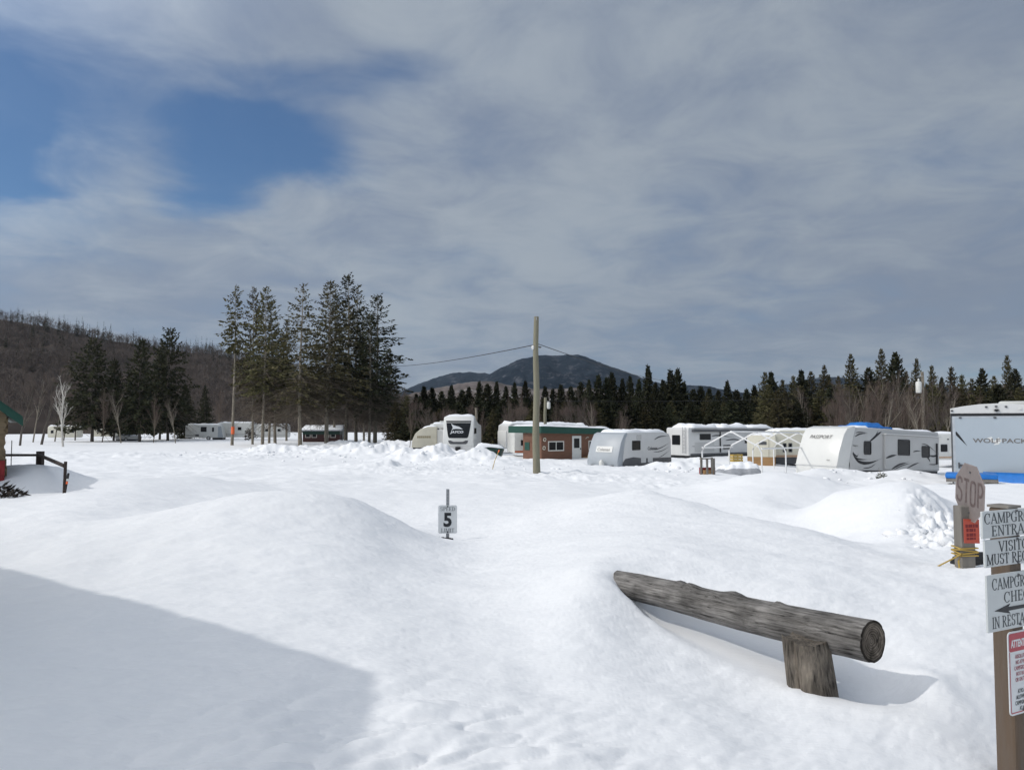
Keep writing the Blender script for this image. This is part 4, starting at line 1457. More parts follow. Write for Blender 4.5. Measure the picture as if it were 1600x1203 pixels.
# ---- the small trailer with the silver front ----------------------------------------------------
c = P(972, 728, 47)
t = thing('travel_trailer', 'small trailer with silver front panel and dark lower band, near the brown cabin', 'trailer', (c.x, 47, -0.13), R(46), TR)
L_, W_ = 5.5, 2.3
shell(t, 'body', [(0.05, 0.45), (L_, 0.45), (L_, 2.05), (L_ - 0.25, 2.42), (L_ - 0.8, 2.52), (0.75, 2.52), (0.45, 2.40), (0.2, 1.5)], W_, M_lgrey, 0, 0.05)
shell(t, 'front_cap', [(0.0, 0.42), (0.12, 1.2), (0.36, 2.15), (0.62, 2.50), (0.50, 2.535), (0.22, 2.42), (-0.10, 1.95), (-0.42, 1.1), (-0.50, 0.75), (-0.46, 0.42)], W_ + 0.05, M_silver, -0.025, 0.05)
b = MB()
b.prism([(0.02, 0.44), (L_ - 0.01, 0.44), (L_ - 0.01, 0.86), (2.2, 0.90), (1.2, 1.0), (0.35, 0.92), (0.10, 0.72)], side, 0.0, 0.012)
b.build('lower_band', M_dgrey, t)
window(t, side, 1.05, 1.95, 1.42, 2.02, r=0.06)
b = MB()
b.prism(rect(1.55, 2.05, 2.10, 2.38, 0.04), side, 0.0, 0.02)
b.build('vent_cover', M_grey, t)
swooshes(t, side, [([(3.5, 2.05), (4.2, 2.24), (5.3, 2.26)], 0.08, 0.006), ([(3.3, 1.42), (4.2, 1.50), (5.4, 1.86)], 0.06, 0.004), ([(3.4, 1.26), (4.3, 1.30), (5.4, 1.60)], 0.05, 0.004), ([(4.0, 0.88), (4.6, 1.05), (5.3, 1.34)], 0.04, 0.004)], M_dgrey)
text('Coleman', 0.30, M_dgrey, t, side, 2.75, 1.40, bold=0.006)
for a0 in (2.0, 2.75):
    b = MB()
    b.prism(rect(a0, a0 + 0.55, 0.62, 0.92), side, 0.0, 0.018)
    b.build('hatch', M_lgrey, t)


def slant(a, b_, d):
    prof = [(0.42, -0.46), (0.75, -0.50), (1.1, -0.42), (1.95, -0.10), (2.42, 0.22)]
    return (float(np.interp(b_, [p[0] for p in prof], [p[1] for p in prof])) - d, W_ - a, b_)


b = MB()
b.prism(rect(0.55, 1.80, 1.32, 1.68), slant, 0.0, 0.03)
fb = b.build('front_badge', M_gel, t)
o = text('Coleman', 0.27, M_letter, fb, slant, 0.66, 1.40, 0.05)
e1, e2 = Vector((0, -1, 0)), (Vector(slant(0, 1.7, 0)) - Vector(slant(0, 1.3, 0))).normalized()
M = Matrix((e1, e2, e1.cross(e2))).transposed().to_4x4()
M.translation = Vector(slant(0.66, 1.40, 0.04))
o.matrix_local = M
b = MB()
b.tube([(-0.48, 0.3, 0.5), (-1.3, W_ / 2, 0.42), (-0.48, W_ - 0.3, 0.5)], 0.05, 6)
b.build('hitch', M_dgrey, t)
b = MB()
b.tube([(-0.75, 1.0, 0.45), (-0.75, 1.0, 0.75), (-0.75, 1.0, 0.86)], [0.15, 0.15, 0.07], 10)
b.build('gas_bottle', M_white, t, smooth=True)
wheel(t, 3.3, 0.0, 0.33)
roof_snow(t, [(0.5, 2.50), (0.9, 2.52), (L_ - 0.8, 2.52), (L_ - 0.25, 2.42)], W_, 0.20, 12)

# ---- the long fifth wheel behind the tent frame -------------------------------------------------
c = P(1076, 714, 62)
t = thing('travel_trailer', 'long white trailer with snow-loaded awning and rear ladder behind the tent frame', 'trailer', (c.x, 62, -0.32), R(33.7), TR)
L_, W_ = 11.0, 2.45
shell(t, 'body', [(0, 0.7), (L_, 0.7), (L_ + 0.1, 1.6), (L_, 2.7), (L_ - 0.4, 2.96), (0.1, 2.96), (0, 2.85)], W_, M_lgrey, 0, 0.05)
b = MB()
b.box(0.2, L_ - 0.2, 0.05, W_ - 0.05, 0.3, 0.7)
b.build('underbody', M_black, t)
rw = lambda a, b_, d: (-d, a, b_)
window(t, rw, 0.9, 1.8, 1.55, 2.35, r=0.08)
b = MB()
for y in (0.25, 0.55):
    b.tube([(-0.10, y, 0.9), (-0.10, y, 3.0)], 0.022, 6)
for k in range(7):
    b.tube([(-0.10, 0.25, 1.0 + 0.28 * k), (-0.10, 0.55, 1.0 + 0.28 * k)], 0.018, 6)
b.build('ladder', M_steel, t)
window(t, side, 1.3, 2.6, 1.95, 2.45, r=0.05)
window(t, side, 4.1, 5.0, 1.15, 1.5, r=0.05)
window(t, side, 6.8, 8.2, 1.6, 2.1, r=0.05)
door(t, side, 8.9, 9.65, 0.75, 2.4, M_dgrey, pane=(9.0, 9.55, 1.6, 2.25))
b = MB()
b.box(0.35, L_ - 0.8, -0.22, 0.0, 2.60, 2.78)
aw = b.build('awning', M_dgrey, t, bevel=0.06, smooth=True)
b = MB()
for x in (3.7, 9.9):
    b.box(x - 0.03, x + 0.03, -0.10, -0.004, 0.9, 2.6)
b.build('awning_arms', M_black, aw)
b = MB()
b.box(0.7, 3.0, -0.03, 0.0, 1.0, 1.75)
b.build('slide_out', M_grey, t, bevel=0.02)
swooshes(t, side, [([(2.7, 2.25), (3.6, 2.30), (5.5, 2.1)], 0.10, 0.01), ([(4.4, 1.9), (5.6, 1.95), (6.7, 1.75)], 0.12, 0.01), ([(8.0, 1.45), (9.2, 1.3), (10.6, 0.9)], 0.16, 0.01), ([(7.6, 1.2), (8.8, 1.15), (10.2, 0.8)], 0.10, 0.01), ([(0.4, 1.45), (1.8, 1.40), (3.6, 1.42)], 0.03, 0.02)], M_dgrey)
b = MB()
b.prism([(0.2, 0.72), (L_ - 0.1, 0.72), (L_ - 0.1, 0.85), (0.2, 0.85)], side, 0, 0.012)
b.build('lower_band', M_dgrey, t)
for x in (9.0, 9.5):
    for z_ in (0.5, 1.6):
        pass
b = MB()
b.tube([(8.7, -0.6, 0.3), (8.7, -0.6, 1.5), (9.9, -0.6, 1.5), (9.9, -0.6, 0.3)], 0.03, 6)
b.tube([(8.7, -0.6, 0.95), (9.9, -0.6, 0.95)], 0.03, 6)
b.build('step_rail', M_black, t)
roof_snow(t, [(0.3, 2.96), (3.4, 2.97)], W_ + 0.3, 0.34, 21, y0=-0.28)
roof_snow(t, [(3.9, 2.96), (7.2, 2.96)], W_ + 0.3, 0.30, 22, y0=-0.28)
roof_snow(t, [(7.6, 2.96), (L_ - 0.5, 2.9)], W_ + 0.3, 0.24, 23, y0=-0.28)

# ---- the cream camper behind the tent frame -----------------------------------------------------
c = P(1168, 735, 50)
t = thing('travel_trailer', 'old cream camper with brown timber skirt, seen through the tent frame', 'trailer', (c.x, 50, 0.05), R(-20), TR)
shell(t, 'body', rect(0, 1.75, 0.75, 2.15, 0.05), 4.5, M_cream, 0, 0.03)
b = MB()
b.box(0.0, 1.70, 0.02, 4.0, 0.0, 0.748)
b.build('timber_skirt', M_rawwood, t)
b = MB()
b.box(0.72, 1.2, -0.04, 0, 1.55, 1.75)
b.build('wall_bracket', M_dgrey, t, bevel=0.02)
b = MB()
b.box(1.3, 1.36, -0.03, 0, 0.75, 2.1)
b.build('door_seam', M_beige, t)
roof_snow(t, [(0.05, 2.15), (1.7, 2.15)], 3.6, 0.16, 31)
c = P(1212, 735, 51)
t = thing('travel_trailer', 'round-topped pale camper with two narrow windows right of the cream camper', 'trailer', (c.x, 51.3, 0.0), R(6), TR)
shell(t, 'body', [(0, 0.7), (4.2, 0.7), (4.2, 2.2), (3.9, 2.5), (0.5, 2.5), (0.15, 2.3), (0, 1.9)], 2.3, M_cream, 0, 0.08)
window(t, side, 0.62, 0.88, 1.05, 1.65, frame=M_dgrey, r=0.03)
window(t, side, 1.02, 1.28, 1.05, 1.65, frame=M_dgrey, r=0.03)
window(t, side, 1.9, 2.6, 1.2, 1.75, frame=M_dgrey, r=0.03)
b = MB()
b.box(0.1, 4.1, -0.015, 0.0, 0.72, 0.86)
b.build('lower_band', mat('tan_stripe', (0.5, 0.33, 0.22), 0.5), t)
b = MB()
b.box(0.2, 4.0, 0.1, 2.2, 0.25, 0.7)
b.build('underbody', M_dgrey, t)
roof_snow(t, [(0.3, 2.4), (0.6, 2.5), (4.0, 2.48)], 2.3, 0.15, 33)
b = thing('crate', 'small yellow-orange crate on the snow behind the white tent frame', 'crate', tuple(P(1146, 722, 47) + Vector((0, 0, 0.02))), R(20))
m = MB()
for z_ in (0.0, 0.16, 0.32):
    m.box(0, 0.7, 0, 0.03, z_, z_ + 0.12)
    m.box(0, 0.7, 0.47, 0.5, z_, z_ + 0.12)
    m.box(0, 0.03, 0.03, 0.47, z_, z_ + 0.12)
    m.box(0.67, 0.7, 0.03, 0.47, z_, z_ + 0.12)
for x, y in ((0.03, 0.03), (0.62, 0.03), (0.03, 0.42), (0.62, 0.42)):
    m.box(x, x + 0.05, y, y + 0.05, 0, 0.46)
m.build('slats', M_yellow, b)

# ---- white pipe tent frame -----------------------------------------------------------------------
t = thing('tent_frame', 'bare white pipe frame of a carport tent with four peaked ribs', 'tent frame', (0, 0, 0))
ridge0, ridge1 = Vector((P(1142, 674, 38).x, 38.0, P(1142, 674, 38).z)), Vector((P(1248, 676, 46).x, 46.0, P(1248, 676, 46).z))
across = Vector((0.79, -0.62, 0)).normalized()
ev, evz = 1.52, 0.80
for k in range(4):
    r = ridge0.lerp(ridge1, k / 3)
    b = MB()
    le, re_ = r - across * ev - Vector((0, 0, evz)), r + across * ev - Vector((0, 0, evz))
    pts = []
    lf, rf = Vector((le.x, le.y, H(le.x, le.y) - 0.2)), Vector((re_.x, re_.y, H(re_.x, re_.y) - 0.2))
    pts = [lf, le - Vector((0, 0, 0.22)), le + (r - le) * 0.10, r - (r - le) * 0.06, r + (re_ - r) * 0.06, re_ - (re_ - r) * 0.10, re_ - Vector((0, 0, 0.22)), rf]
    b.tube(pts, 0.038, 8)
    b.build('rib', M_pipe, t, smooth=True)
b = MB()
b.tube([ridge0, ridge1], 0.045, 8)
b.build('ridge_pipe', M_pipe, t)
for s in (-1, 1):
    b = MB()
    o = across * ev * s - Vector((0, 0, evz + 0.02))
    b.tube([ridge0 + o, ridge0.lerp(ridge1, 0.38 if s < 0 else 1) + o], 0.04, 8)
    b.build('eave_pipe', M_pipe, t)

# ---- upturned plank frames and tarp heap in front of it ------------------------------------------
q = P(1107, 742, 36)
t = thing('plank_bench', 'weathered wooden frame of upright planks left of the snow-topped grey tarp', 'bench', (q.x, 36, H(q.x, 36) - 0.15), R(12))
for k, (x, y) in enumerate([(-0.36, 0.0), (-0.14, -0.16), (0.10, -0.16), (0.28, 0.0)]):
    b = MB()
    b.box(x - 0.045, x + 0.045, y - 0.03, y + 0.03, 0, 0.92 - 0.05 * (k % 2))
    b.build('upright', M_plank, t)
b = MB()
b.box(-0.42, 0.36, 0.02, 0.10, 0.15, 0.45)
b.build('back_board', M_redpaint, t)
b = MB()
b.box(-0.44, 0.10, -0.19, 0.02, 0.84, 0.89)
b.build('top_rail', M_plank, t)
b = MB()
b.box(-0.28, 0.20, -0.14, 0.02, 0.12, 0.34)
b.build('seat', M_rawwood, t)
q = P(1150, 738, 38.5)
gx, gy = np.meshgrid(np.linspace(-1.2, 1.25, 40), np.linspace(-0.8, 0.8, 24))
hh = np.clip(1 - (np.abs(gx) / 1.2) ** 4, 0, 1) * np.clip(1 - (np.abs(gy) / 0.8) ** 3, 0, 1)
hh = hh ** 0.6 * (0.75 + 0.16 * fbm(gx * 1.6, gy * 1.6, 3, 3)) * (0.75 + 0.28 * gx / 1.2)
gz = np.vectorize(lambda a, b_: 0.0)(gx, gy) + H(q.x, 38.5) - 0.12
i = np.arange(23)[:, None] * 40 + np.arange(39)[None]
hf_ = np.stack([i, i + 1, i + 41, i + 40], -1).reshape(-1, 4)
o = link(bpy.data.objects.new('covered_heap', np_mesh('covered_heap', np.stack([gx + q.x, gy + 38.5, gz + hh], -1).reshape(-1, 3), hf_, M_tarpgrey)))
tag(o, 'heap under crumpled grey tarp topped with snow, inside the tent frame', 'tarp heap')
sn = np.where(hh > 0.38, hh + 0.14 * np.clip((hh - 0.38) / 0.12, 0, 1), hh - 0.12)
o2 = link(bpy.data.objects.new('snow_cap', np_mesh('snow_cap', np.stack([gx + q.x, gy + 38.5 + 0.06, gz + sn], -1).reshape(-1, 3), hf_, M_roofsnow)))
o2.parent = o

# ---- the green-roofed brown cabin ----------------------------------------------------------------
c = P(846, 712, 57)
t = thing('cabin', 'small brown board cabin with green roof fascia and snow on its flat roof', 'cabin', (c.x, 57, 0.05), R(35.5))
L_, W_ = 6.5, 2.3
b = MB()
b.box(0, L_, 0, W_, 0, 2.2)
b.build('wall', M_brown, t)
b = MB()
b.prism([(-0.25, 2.20), (L_ + 0.5, 2.05), (L_ + 0.5, 2.50), (-0.25, 2.72)], lambda a, z_, d: (a, d, z_), -0.28, 3.9)
rf = b.build('roof', M_green, t)
sn = roof_snow(rf, [(-0.2, 2.72), (L_ + 0.45, 2.50)], 4.1, 0.16, 41, y0=-0.26, inset=0.02)
M_wframe = mat('window_frame_paint', (0.62, 0.60, 0.55), 0.5)
window(t, side, 0.62, 2.15, 0.85, 1.60, frame=M_wframe, r=0.0, fw=0.08, bars=1)
window(t, side, 4.6, 5.75, 0.85, 1.60, frame=M_wframe, r=0.0, fw=0.08)
door(t, side, 2.95, 3.85, 0.05, 1.98, M_white, pane=(3.12, 3.66, 1.05, 1.78))
for x, z_ in ((0.28, 1.72), (0.22, 1.1)):
    b = MB()
    b.tube([(x + 0.12 * math.cos(k * .628), -0.04, z_ + 0.12 * math.sin(k * .628)) for k in range(11)], 0.035, 6)
    b.build('wall_wreath', M_cream, t)
b = MB()
b.tube([(4.3, -0.03, 1.75), (4.45, -0.05, 1.88), (4.6, -0.03, 1.84)], 0.03, 6)
b.build('wall_ornament', M_beige, t)
lw = lambda a, b_, d: (-d, W_ - a, b_)
b = MB()
b.prism(rect(0.25, 0.85, 0.9, 1.5), lw, 0, 0.03)
b.build('shutter', M_green, t)
b = MB()
b.box(L_ - 2.6, L_ - 0.2, -0.7, -0.1, 0.0, 0.35)
b.build('firewood', M_rawwood, t, bevel=0.05)
for x, z_, r_ in ((4.3, 0.45, .13), (4.85, 0.5, .12)):
    b = MB()
    b.tube([(x, -0.4, z_ - 0.16), (x, -0.4, z_), (x, -0.4, z_ + 0.12)], [r_ * 0.8, r_, r_ * 0.5], 10)
    o = b.build('buoy', M_yellow, t, smooth=True)

# ---- campers left of the cabin -------------------------------------------------------------------
c = P(808, 712, 61)
t = thing('travel_trailer', 'small cream trailer with square window and orange stripe under the cabin eave', 'trailer', (c.x - 0.2, 61.5, 0.35), R(10), TR)
shell(t, 'body', rect(0, 2.6, 0.25, 1.95, 0.05), 3.5, M_white, 0, 0.03)
window(t, side, 0.5, 1.0, 0.85, 1.3, frame=M_dgrey, r=0.03)
b = MB()
b.box(0.02, 2.2, -0.015, 0, 0.30, 0.44)
b.build('stripe', mat('orange_stripe', (0.5, 0.14, 0.06), 0.5), t)
c = P(797, 706, 69)
t = thing('travel_trailer', 'white trailer with swept grey graphics and snow roof behind the green-roofed cabin', 'trailer', (c.x, 69, 0.1), R(24), TR)
L_, W_ = 8.0, 2.4
shell(t, 'body', [(0, 0.6), (L_, 0.6), (L_, 2.7), (0.2, 2.9), (-0.12, 2.7), (-0.22, 1.7)], W_, M_lgrey, 0, 0.06)
b = MB()
b.box(-0.30, 0.0, 0.25, W_ - 0.2, 0.65, 2.2)
b.build('front_cap', M_gel, t, bevel=0.06, smooth=True)
swooshes(t, side, [([(0.3, 1.7), (1.1, 1.2), (2.4, 1.05)], 0.22, 0.01), ([(0.2, 1.2), (1.2, 0.85), (2.6, 0.9)], 0.14, 0.01)], M_dgrey)
window(t, side, 3.2, 4.3, 1.6, 2.1)
roof_snow(t, [(0.1, 2.88), (L_ - 0.1, 2.70)], W_, 0.24, 45)

# the fifth wheel with the dark windshield-like front
c = P(740, 700, 64)
t = thing('fifth_wheel_trailer', 'big white trailer whose front is a dark panel with pale bird emblem', 'trailer', (c.x, 64, 0.25), R(88), TR)
L_, W_ = 8.5, 2.5
shell(t, 'body', [(0.05, 0.5), (L_, 0.5), (L_, 2.6), (5.5, 2.75), (3.2, 3.0), (1.5, 3.38), (0.5, 3.32), (0.3, 3.0)], W_, M_gel, 0, 0.12)
fprof = [(-0.05, 0.45), (0.1, 1.0), (0.35, 2.6), (0.7, 3.30), (0.4, 3.30), (0.02, 2.9), (-0.30, 1.9), (-0.42, 1.45), (-0.36, 0.45)]
shell(t, 'front_cap', fprof, W_ + 0.05, M_gel, -0.025, 0.10)
fz, fx = [0.45, 1.45, 1.9, 2.9, 3.3], [-0.36, -0.42, -0.30, 0.02, 0.4]
fw_ = lambda a, b_, d: (float(np.interp(b_, fz, fx)) - d, W_ - a, b_)
def facemesh(name, poly, m, parent, fn, out=0.02, steps=5):
    """face outline given as (left a, right a, height) rows, laid on a curved wall"""
    b_ = MB()
    vs = []
    for l, r, z_ in poly:
        vs += [fn(l, z_, out), fn(r, z_, out)]
    b_.add(vs, [(2 * k, 2 * k + 1, 2 * k + 3, 2 * k + 2) for k in range(len(poly) - 1)])
    o = b_.build(name, m, parent)
    s_ = o.modifiers.new('thickness', 'SOLIDIFY')
    s_.thickness = 0.02
    return o


ws = facemesh('windshield', [(0.52, 1.98, 1.52), (0.42, 2.08, 1.62), (0.36, 2.14, 1.9), (0.26, 2.24, 2.5), (0.20, 2.30, 2.95)], M_glass, t, fw_)
facemesh('grille', [(0.62, 1.88, 1.02), (0.48, 2.02, 1.12), (0.42, 2.08, 1.32)], M_dgrey, t, fw_)
facemesh('grille_trim', [(0.85, 1.65, 1.22), (0.55, 1.95, 1.36)], M_white, t, fw_, 0.045)
facemesh('lower_front', [(0.12, 2.38, 0.48), (0.12, 2.38, 0.86)], M_lgrey, t, fw_)
b = MB()
b.prism(rect(1.05, 1.45, 0.35, 0.80), fw_, 0.0, 0.35)
b.build('hitch_pin', M_black, t)
M_pale = mat('pale_emblem', (0.62, 0.64, 0.66), 0.5)
b = MB()
bird = [(0.62, 2.72), (0.80, 2.60), (1.05, 2.52), (1.30, 2.46), (1.45, 2.36), (1.62, 2.24), (1.40, 2.26), (1.10, 2.28), (0.86, 2.26), (0.66, 2.16), (0.78, 2.34), (0.72, 2.52)]
b.prism(bird, fw_, 0.025, 0.034)
b.build('emblem', M_pale, ws)
o = text('JAYCO', 0.27, M_pale, ws, fw_, 0.62, 1.93, 0.03, shear=0.2, bold=0.012, sx=1.25)
e1, e2 = Vector((0, -1, 0)), (Vector(fw_(0, 2.2, 0)) - Vector(fw_(0, 1.92, 0))).normalized()
M = Matrix((e1, e2, e1.cross(e2))).transposed().to_4x4()
M.translation = Vector(fw_(0.62, 1.93, 0.04))
o.matrix_local = M @ Matrix.Diagonal((1.25, 1, 1, 1))
window(t, side, 0.45, 2.6, 1.85, 2.35, r=0.1)
b = MB()
b.prism([(0.1, 0.55), (L_ - 0.2, 0.55), (L_ - 0.2, 2.2), (3.0, 2.2), (2.8, 1.4), (0.25, 1.4)], side, 0.0, 0.012)
b.build('side_panel', M_lgrey, t)
roof_snow(t, [(0.6, 3.33), (1.5, 3.38), (3.2, 3.0), (5.5, 2.75), (8.3, 2.62)], W_, 0.14, 51)
c = P(688, 700, 68)
t = thing('travel_trailer', 'white trailer with open black entry panel left of the dark-fronted white one', 'trailer', (c.x - 0.72, 68, 0.2), R(8), TR)
shell(t, 'body', rect(0, 2.3, 0.4, 2.75, 0.12), 6.0, M_gel, 0, 0.06)
b = MB()
b.box(-0.02, 0.60, -0.35, -0.02, 0.35, 2.35)
b.build('entry_panel', M_black, t, bevel=0.02)
window(t, side, 1.68, 1.95, 1.25, 2.0, frame=M_dgrey, r=0.03)
b = MB()
b.box(0.75, 2.1, -0.25, 0.0, 2.35, 2.5)
b.build('awning', M_lgrey, t, bevel=0.04)
swooshes(t, side, [([(0.8, 2.2), (1.1, 1.7), (1.5, 1.4)], 0.22, 0.02), ([(1.2, 2.3), (1.4, 1.9), (1.55, 1.5)], 0.12, 0.02)], M_silver)
b = MB()
b.box(0.7, 1.2, 0.4, 1.2, 2.75, 3.0)
b.build('roof_vent', M_white, t, bevel=0.05)
roof_snow(t, [(0.1, 2.75), (2.2, 2.75)], 5.0, 0.15, 53)
c = P(643, 700, 66)
t = thing('travel_trailer', 'rounded beige trailer with dark underside at the right edge of the spruce grove', 'trailer', (c.x, 66, 0.35), R(4), TR)
shell(t, 'body', [(0, 0.55), (2.15, 0.55), (2.15, 2.35), (1.4, 2.35), (0.75, 2.15), (0.30, 1.75), (0.06, 1.2)], 5.0, M_beige, 0, 0.05)
b = MB()
b.box(0.1, 2.1, 0.05, 4.5, 0.0, 0.549)
b.build('underbody', M_black, t)
b = MB()
b.box(2.15, 2.75, 0.2, 4.5, 0.6, 2.1)
b.build('rear_end', M_lgrey, t, bevel=0.04)
b = MB()
for k in range(7):
    b.prism(rect(0.48 + k * 0.17, 0.48 + k * 0.17 + 0.12, 1.38, 1.56), side, 0, 0.012)
b.build('worn_decal', mat('worn_brown_decal', (0.22, 0.18, 0.10), 0.6, 0.4, 9), t)
roof_snow(t, [(0.8, 2.14), (1.4, 2.35), (2.1, 2.35)], 4.0, 0.12, 55)
wheel(t, 1.0, 0.0, 0.30)
# snow-capped dark green boat
q = P(744, 705, 55)
t = thing('boat', 'dark green flat-bottomed boat capped with snow, between the dark-fronted trailer and the cabin', 'boat', (q.x, 55, H(q.x, 55) - 0.12), R(4))
t['label'] = 'dark green boat hull capped with snow, right of the dark-fronted white trailer'
b = MB()
b.add([(0, 0.3, 0.42), (1.75, -0.05, 0.10), (1.9, 0.5, 0.10), (0, 0.7, 0.4), (0, 0.0, 0.78), (1.85, -0.25, 0.70), (2.1, 0.8, 0.70), (0, 1.0, 0.78)],
      [(0, 3, 2, 1), (4, 5, 6, 7), (0, 1, 5, 4), (1, 2, 6, 5), (2, 3, 7, 6), (3, 0, 4, 7)])
b.build('hull', M_dkgreen, t, bevel=0.05, smooth=True)
roof_snow(t, [(-0.08, 0.76), (1.0, 0.82), (2.05, 0.69)], 1.2, 0.28, 57, y0=-0.25)

# ---- far trailers and hut beyond the grove -------------------------------------------------------
FT = 'far trailers beyond the spruce grove'
c = P(289, 687, 124)
t = thing('travel_trailer', 'white trailer with one black window and dark raked end, leftmost of the far ones', 'trailer', (c.x, 124, 0.35), R(8), FT)
shell(t, 'body', [(0, 0.4), (5.9, 0.4), (5.5, 2.3), (5.2, 2.5), (0.3, 2.5), (0, 2.3)], 2.4, M_white, 0, 0.05)
b = MB()
b.prism([(5.05, 0.45), (5.92, 0.45), (5.52, 2.25), (5.1, 2.2)], side, 0, 0.03)
b.build('end_panel', M_silver, t)
window(t, side, 2.4, 3.3, 1.35, 2.15)
window(t, side, 4.1, 4.5, 1.3, 2.1, frame=M_lgrey)
for pts in [(0.2, 2.2, 0.75, 0.82), (0.2, 3.0, 0.62, 0.66)]:
    b = MB()
    b.prism(rect(*pts), side, 0, 0.02)
    b.build('stripe', M_letter, t)
b = MB()
b.prism(rect(1.6, 2.1, 0.6, 0.95), side, 0, 0.02)
b.build('hatch', M_dgrey, t)
b = MB()
b.box(4.2, 5.8, 0.1, 2.2, 0.0, 0.39)
b.build('underbody', M_black, t)
wheel(t, 3.6, 0.0, 0.33)
roof_snow(t, [(0.2, 2.5), (5.3, 2.5)], 2.4, 0.18, 61)
c = P(338, 686, 128)
t = thing('travel_trailer', 'white trailer behind the leftmost far one, cut by the banded bare trunk', 'trailer', (c.x, 128, 0.4), R(-4), FT)
shell(t, 'body', rect(0, 6.0, 0.35, 2.75, 0.3), 2.4, M_white, 0, 0.05)
window(t, side, 3.6, 4.3, 1.5, 2.1, frame=M_grey)
b = MB()
b.prism(rect(0.2, 5.6, 0.75, 0.95), side, 0, 0.02)
b.build('stripe', M_grey, t)
roof_snow(t, [(0.2, 2.75), (5.8, 2.75)], 2.4, 0.2, 63)
c = P(400, 686, 126)
t = thing('travel_trailer', 'long white trailer seen between the pale trunks of the grove', 'trailer', (c.x, 126, 0.4), R(3), FT)
shell(t, 'body', rect(0, 5.0, 0.35, 2.4, 0.2), 2.4, M_white, 0, 0.05)
window(t, side, 1.4, 2.0, 1.3, 1.8, frame=M_grey)
window(t, side, 3.4, 4.0, 1.3, 1.8, frame=M_grey)
b = MB()
b.prism(rect(0.2, 4.8, 0.65, 0.8), side, 0, 0.02)
b.build('stripe', M_grey, t)
roof_snow(t, [(0.1, 2.4), (4.9, 2.4)], 2.4, 0.2, 65)
b = thing('wire_spool', 'dark round-topped stump of brush between two white far trailers', 'brush pile', (P(391, 686, 122).x, 122, 0.4), 0)
b['label'] = 'dark rounded brush pile between two white trailers in the grove'
b.name = 'brush_pile'
m = MB()
rnd = random.Random(3)
for k in range(120):
    a, r_ = rnd.uniform(0, 6.28), rnd.uniform(0, 0.9)
    o = Vector((r_ * math.cos(a), r_ * math.sin(a) * 0.6, rnd.uniform(0, 2.0) * (1 - r_ * 0.5)))
    spray(m, o, Vector((rnd.uniform(-1, 1), rnd.uniform(-1, 1), rnd.uniform(-.4, 1))), rnd.uniform(0.4, 0.9), 0.22, rnd)
m.build('brush', M_darkbark, b)
c = P(473, 690, 110)
t = thing('cabin', 'small dark red hut with green band and snowy roof among the grove trunks', 'hut', (c.x, 110, 0.3), R(5))
b = MB()
b.box(0, 5.2, 0, 3.5, 0, 1.15)
b.build('wall', M_maroon, t)
b = MB()
b.box(-0.02, 5.22, -0.03, 3.5, 1.15, 1.65)
b.build('upper_band', M_dkgreen, t)
b = MB()
b.prism([(-0.3, 1.62), (3.8, 2.25), (3.8, 2.33), (-0.3, 1.70)], lambda a, z_, d: (d, a, z_), -0.3, 5.5)
b.build('roof', M_tarpgrey, t)
for x in (0.35, 1.25, 3.0, 3.9):
    window(t, side, x, x + 0.72, 0.70, 1.30, frame=M_wframe, r=0, fw=0.07)
b = MB()
v = [(x, y, 1.72 + (y + 0.3) * 0.154 + h) for h in (0.0, 0.17) for x, y in ((-0.28, -0.28), (5.48, -0.28), (5.48, 3.7), (-0.28, 3.7))]
b.add(v, [(0, 3, 2, 1), (4, 5, 6, 7), (0, 1, 5, 4), (1, 2, 6, 5), (2, 3, 7, 6), (3, 0, 4, 7)])
b.build('roof_snow', M_roofsnow, t, bevel=0.06, smooth=True)
c = P(519, 690, 113)
t = thing('travel_trailer', 'small white trailer just right of the dark red hut', 'trailer', (c.x, 113, 0.3), R(6), FT)
shell(t, 'body', rect(0, 1.8, 0.35, 1.95, 0.2), 4.0, M_white, 0, 0.05)
window(t, side, 0.5, 1.1, 1.0, 1.5, frame=M_grey)
b = MB()
b.prism(rect(0.1, 1.7, 0.55, 0.68), side, 0, 0.02)
b.build('stripe', M_grey, t)
roof_snow(t, [(0.1, 1.95), (1.7, 1.95)], 3.5, 0.14, 67)
c = P(74, 683, 128)
t = thing('travel_trailer', 'cream trailer half hidden behind the dead white birch', 'trailer', (c.x, 128, 0.3), R(6), 'far trailers at the left wood')
shell(t, 'body', rect(0, 4.6, 0.4, 2.3, 0.25), 2.4, M_cream, 0, 0.05)
window(t, side, 0.5, 0.95, 1.1, 1.6, frame=M_dgrey)
window(t, side, 3.6, 4.2, 1.2, 1.8, frame=M_dgrey)
door(t, side, 2.1, 2.7, 0.45, 2.05, M_beige)
roof_snow(t, [(0.1, 2.3), (4.5, 2.3)], 2.4, 0.18, 71)
c = P(146, 686, 140)
t = thing('travel_trailer', 'pale tan trailer glimpsed between the dark spruces at left', 'trailer', (c.x, 140, 0.3), R(4), 'far trailers at the left wood')
shell(t, 'body', [(0, 0.4), (3.6, 0.4), (3.6, 2.6), (2.9, 3.6), (0.8, 3.6), (0, 2.6)], 2.4, M_beige, 0, 0.05)
window(t, side, 0.5, 1.3, 1.2, 1.8, frame=M_white)
window(t, side, 2.1, 2.8, 1.2, 1.8, frame=M_white)
roof_snow(t, [(0.1, 2.6), (0.8, 3.6), (2.9, 3.6), (3.5, 2.6)], 2.4, 0.15, 73)
c = P(180, 688, 118)
t = thing('utility_trailer', 'low flatbed trailer buried in snow below the dark spruces', 'utility trailer', (c.x, 118, 0.3), R(2))
b = MB()
b.box(0, 3.2, 0, 1.8, 0.30, 0.75)
b.build('bed', M_lgrey, t, bevel=0.03)
b = MB()
b.box(0.05, 3.1, 0.05, 1.7, 0.05, 0.28)
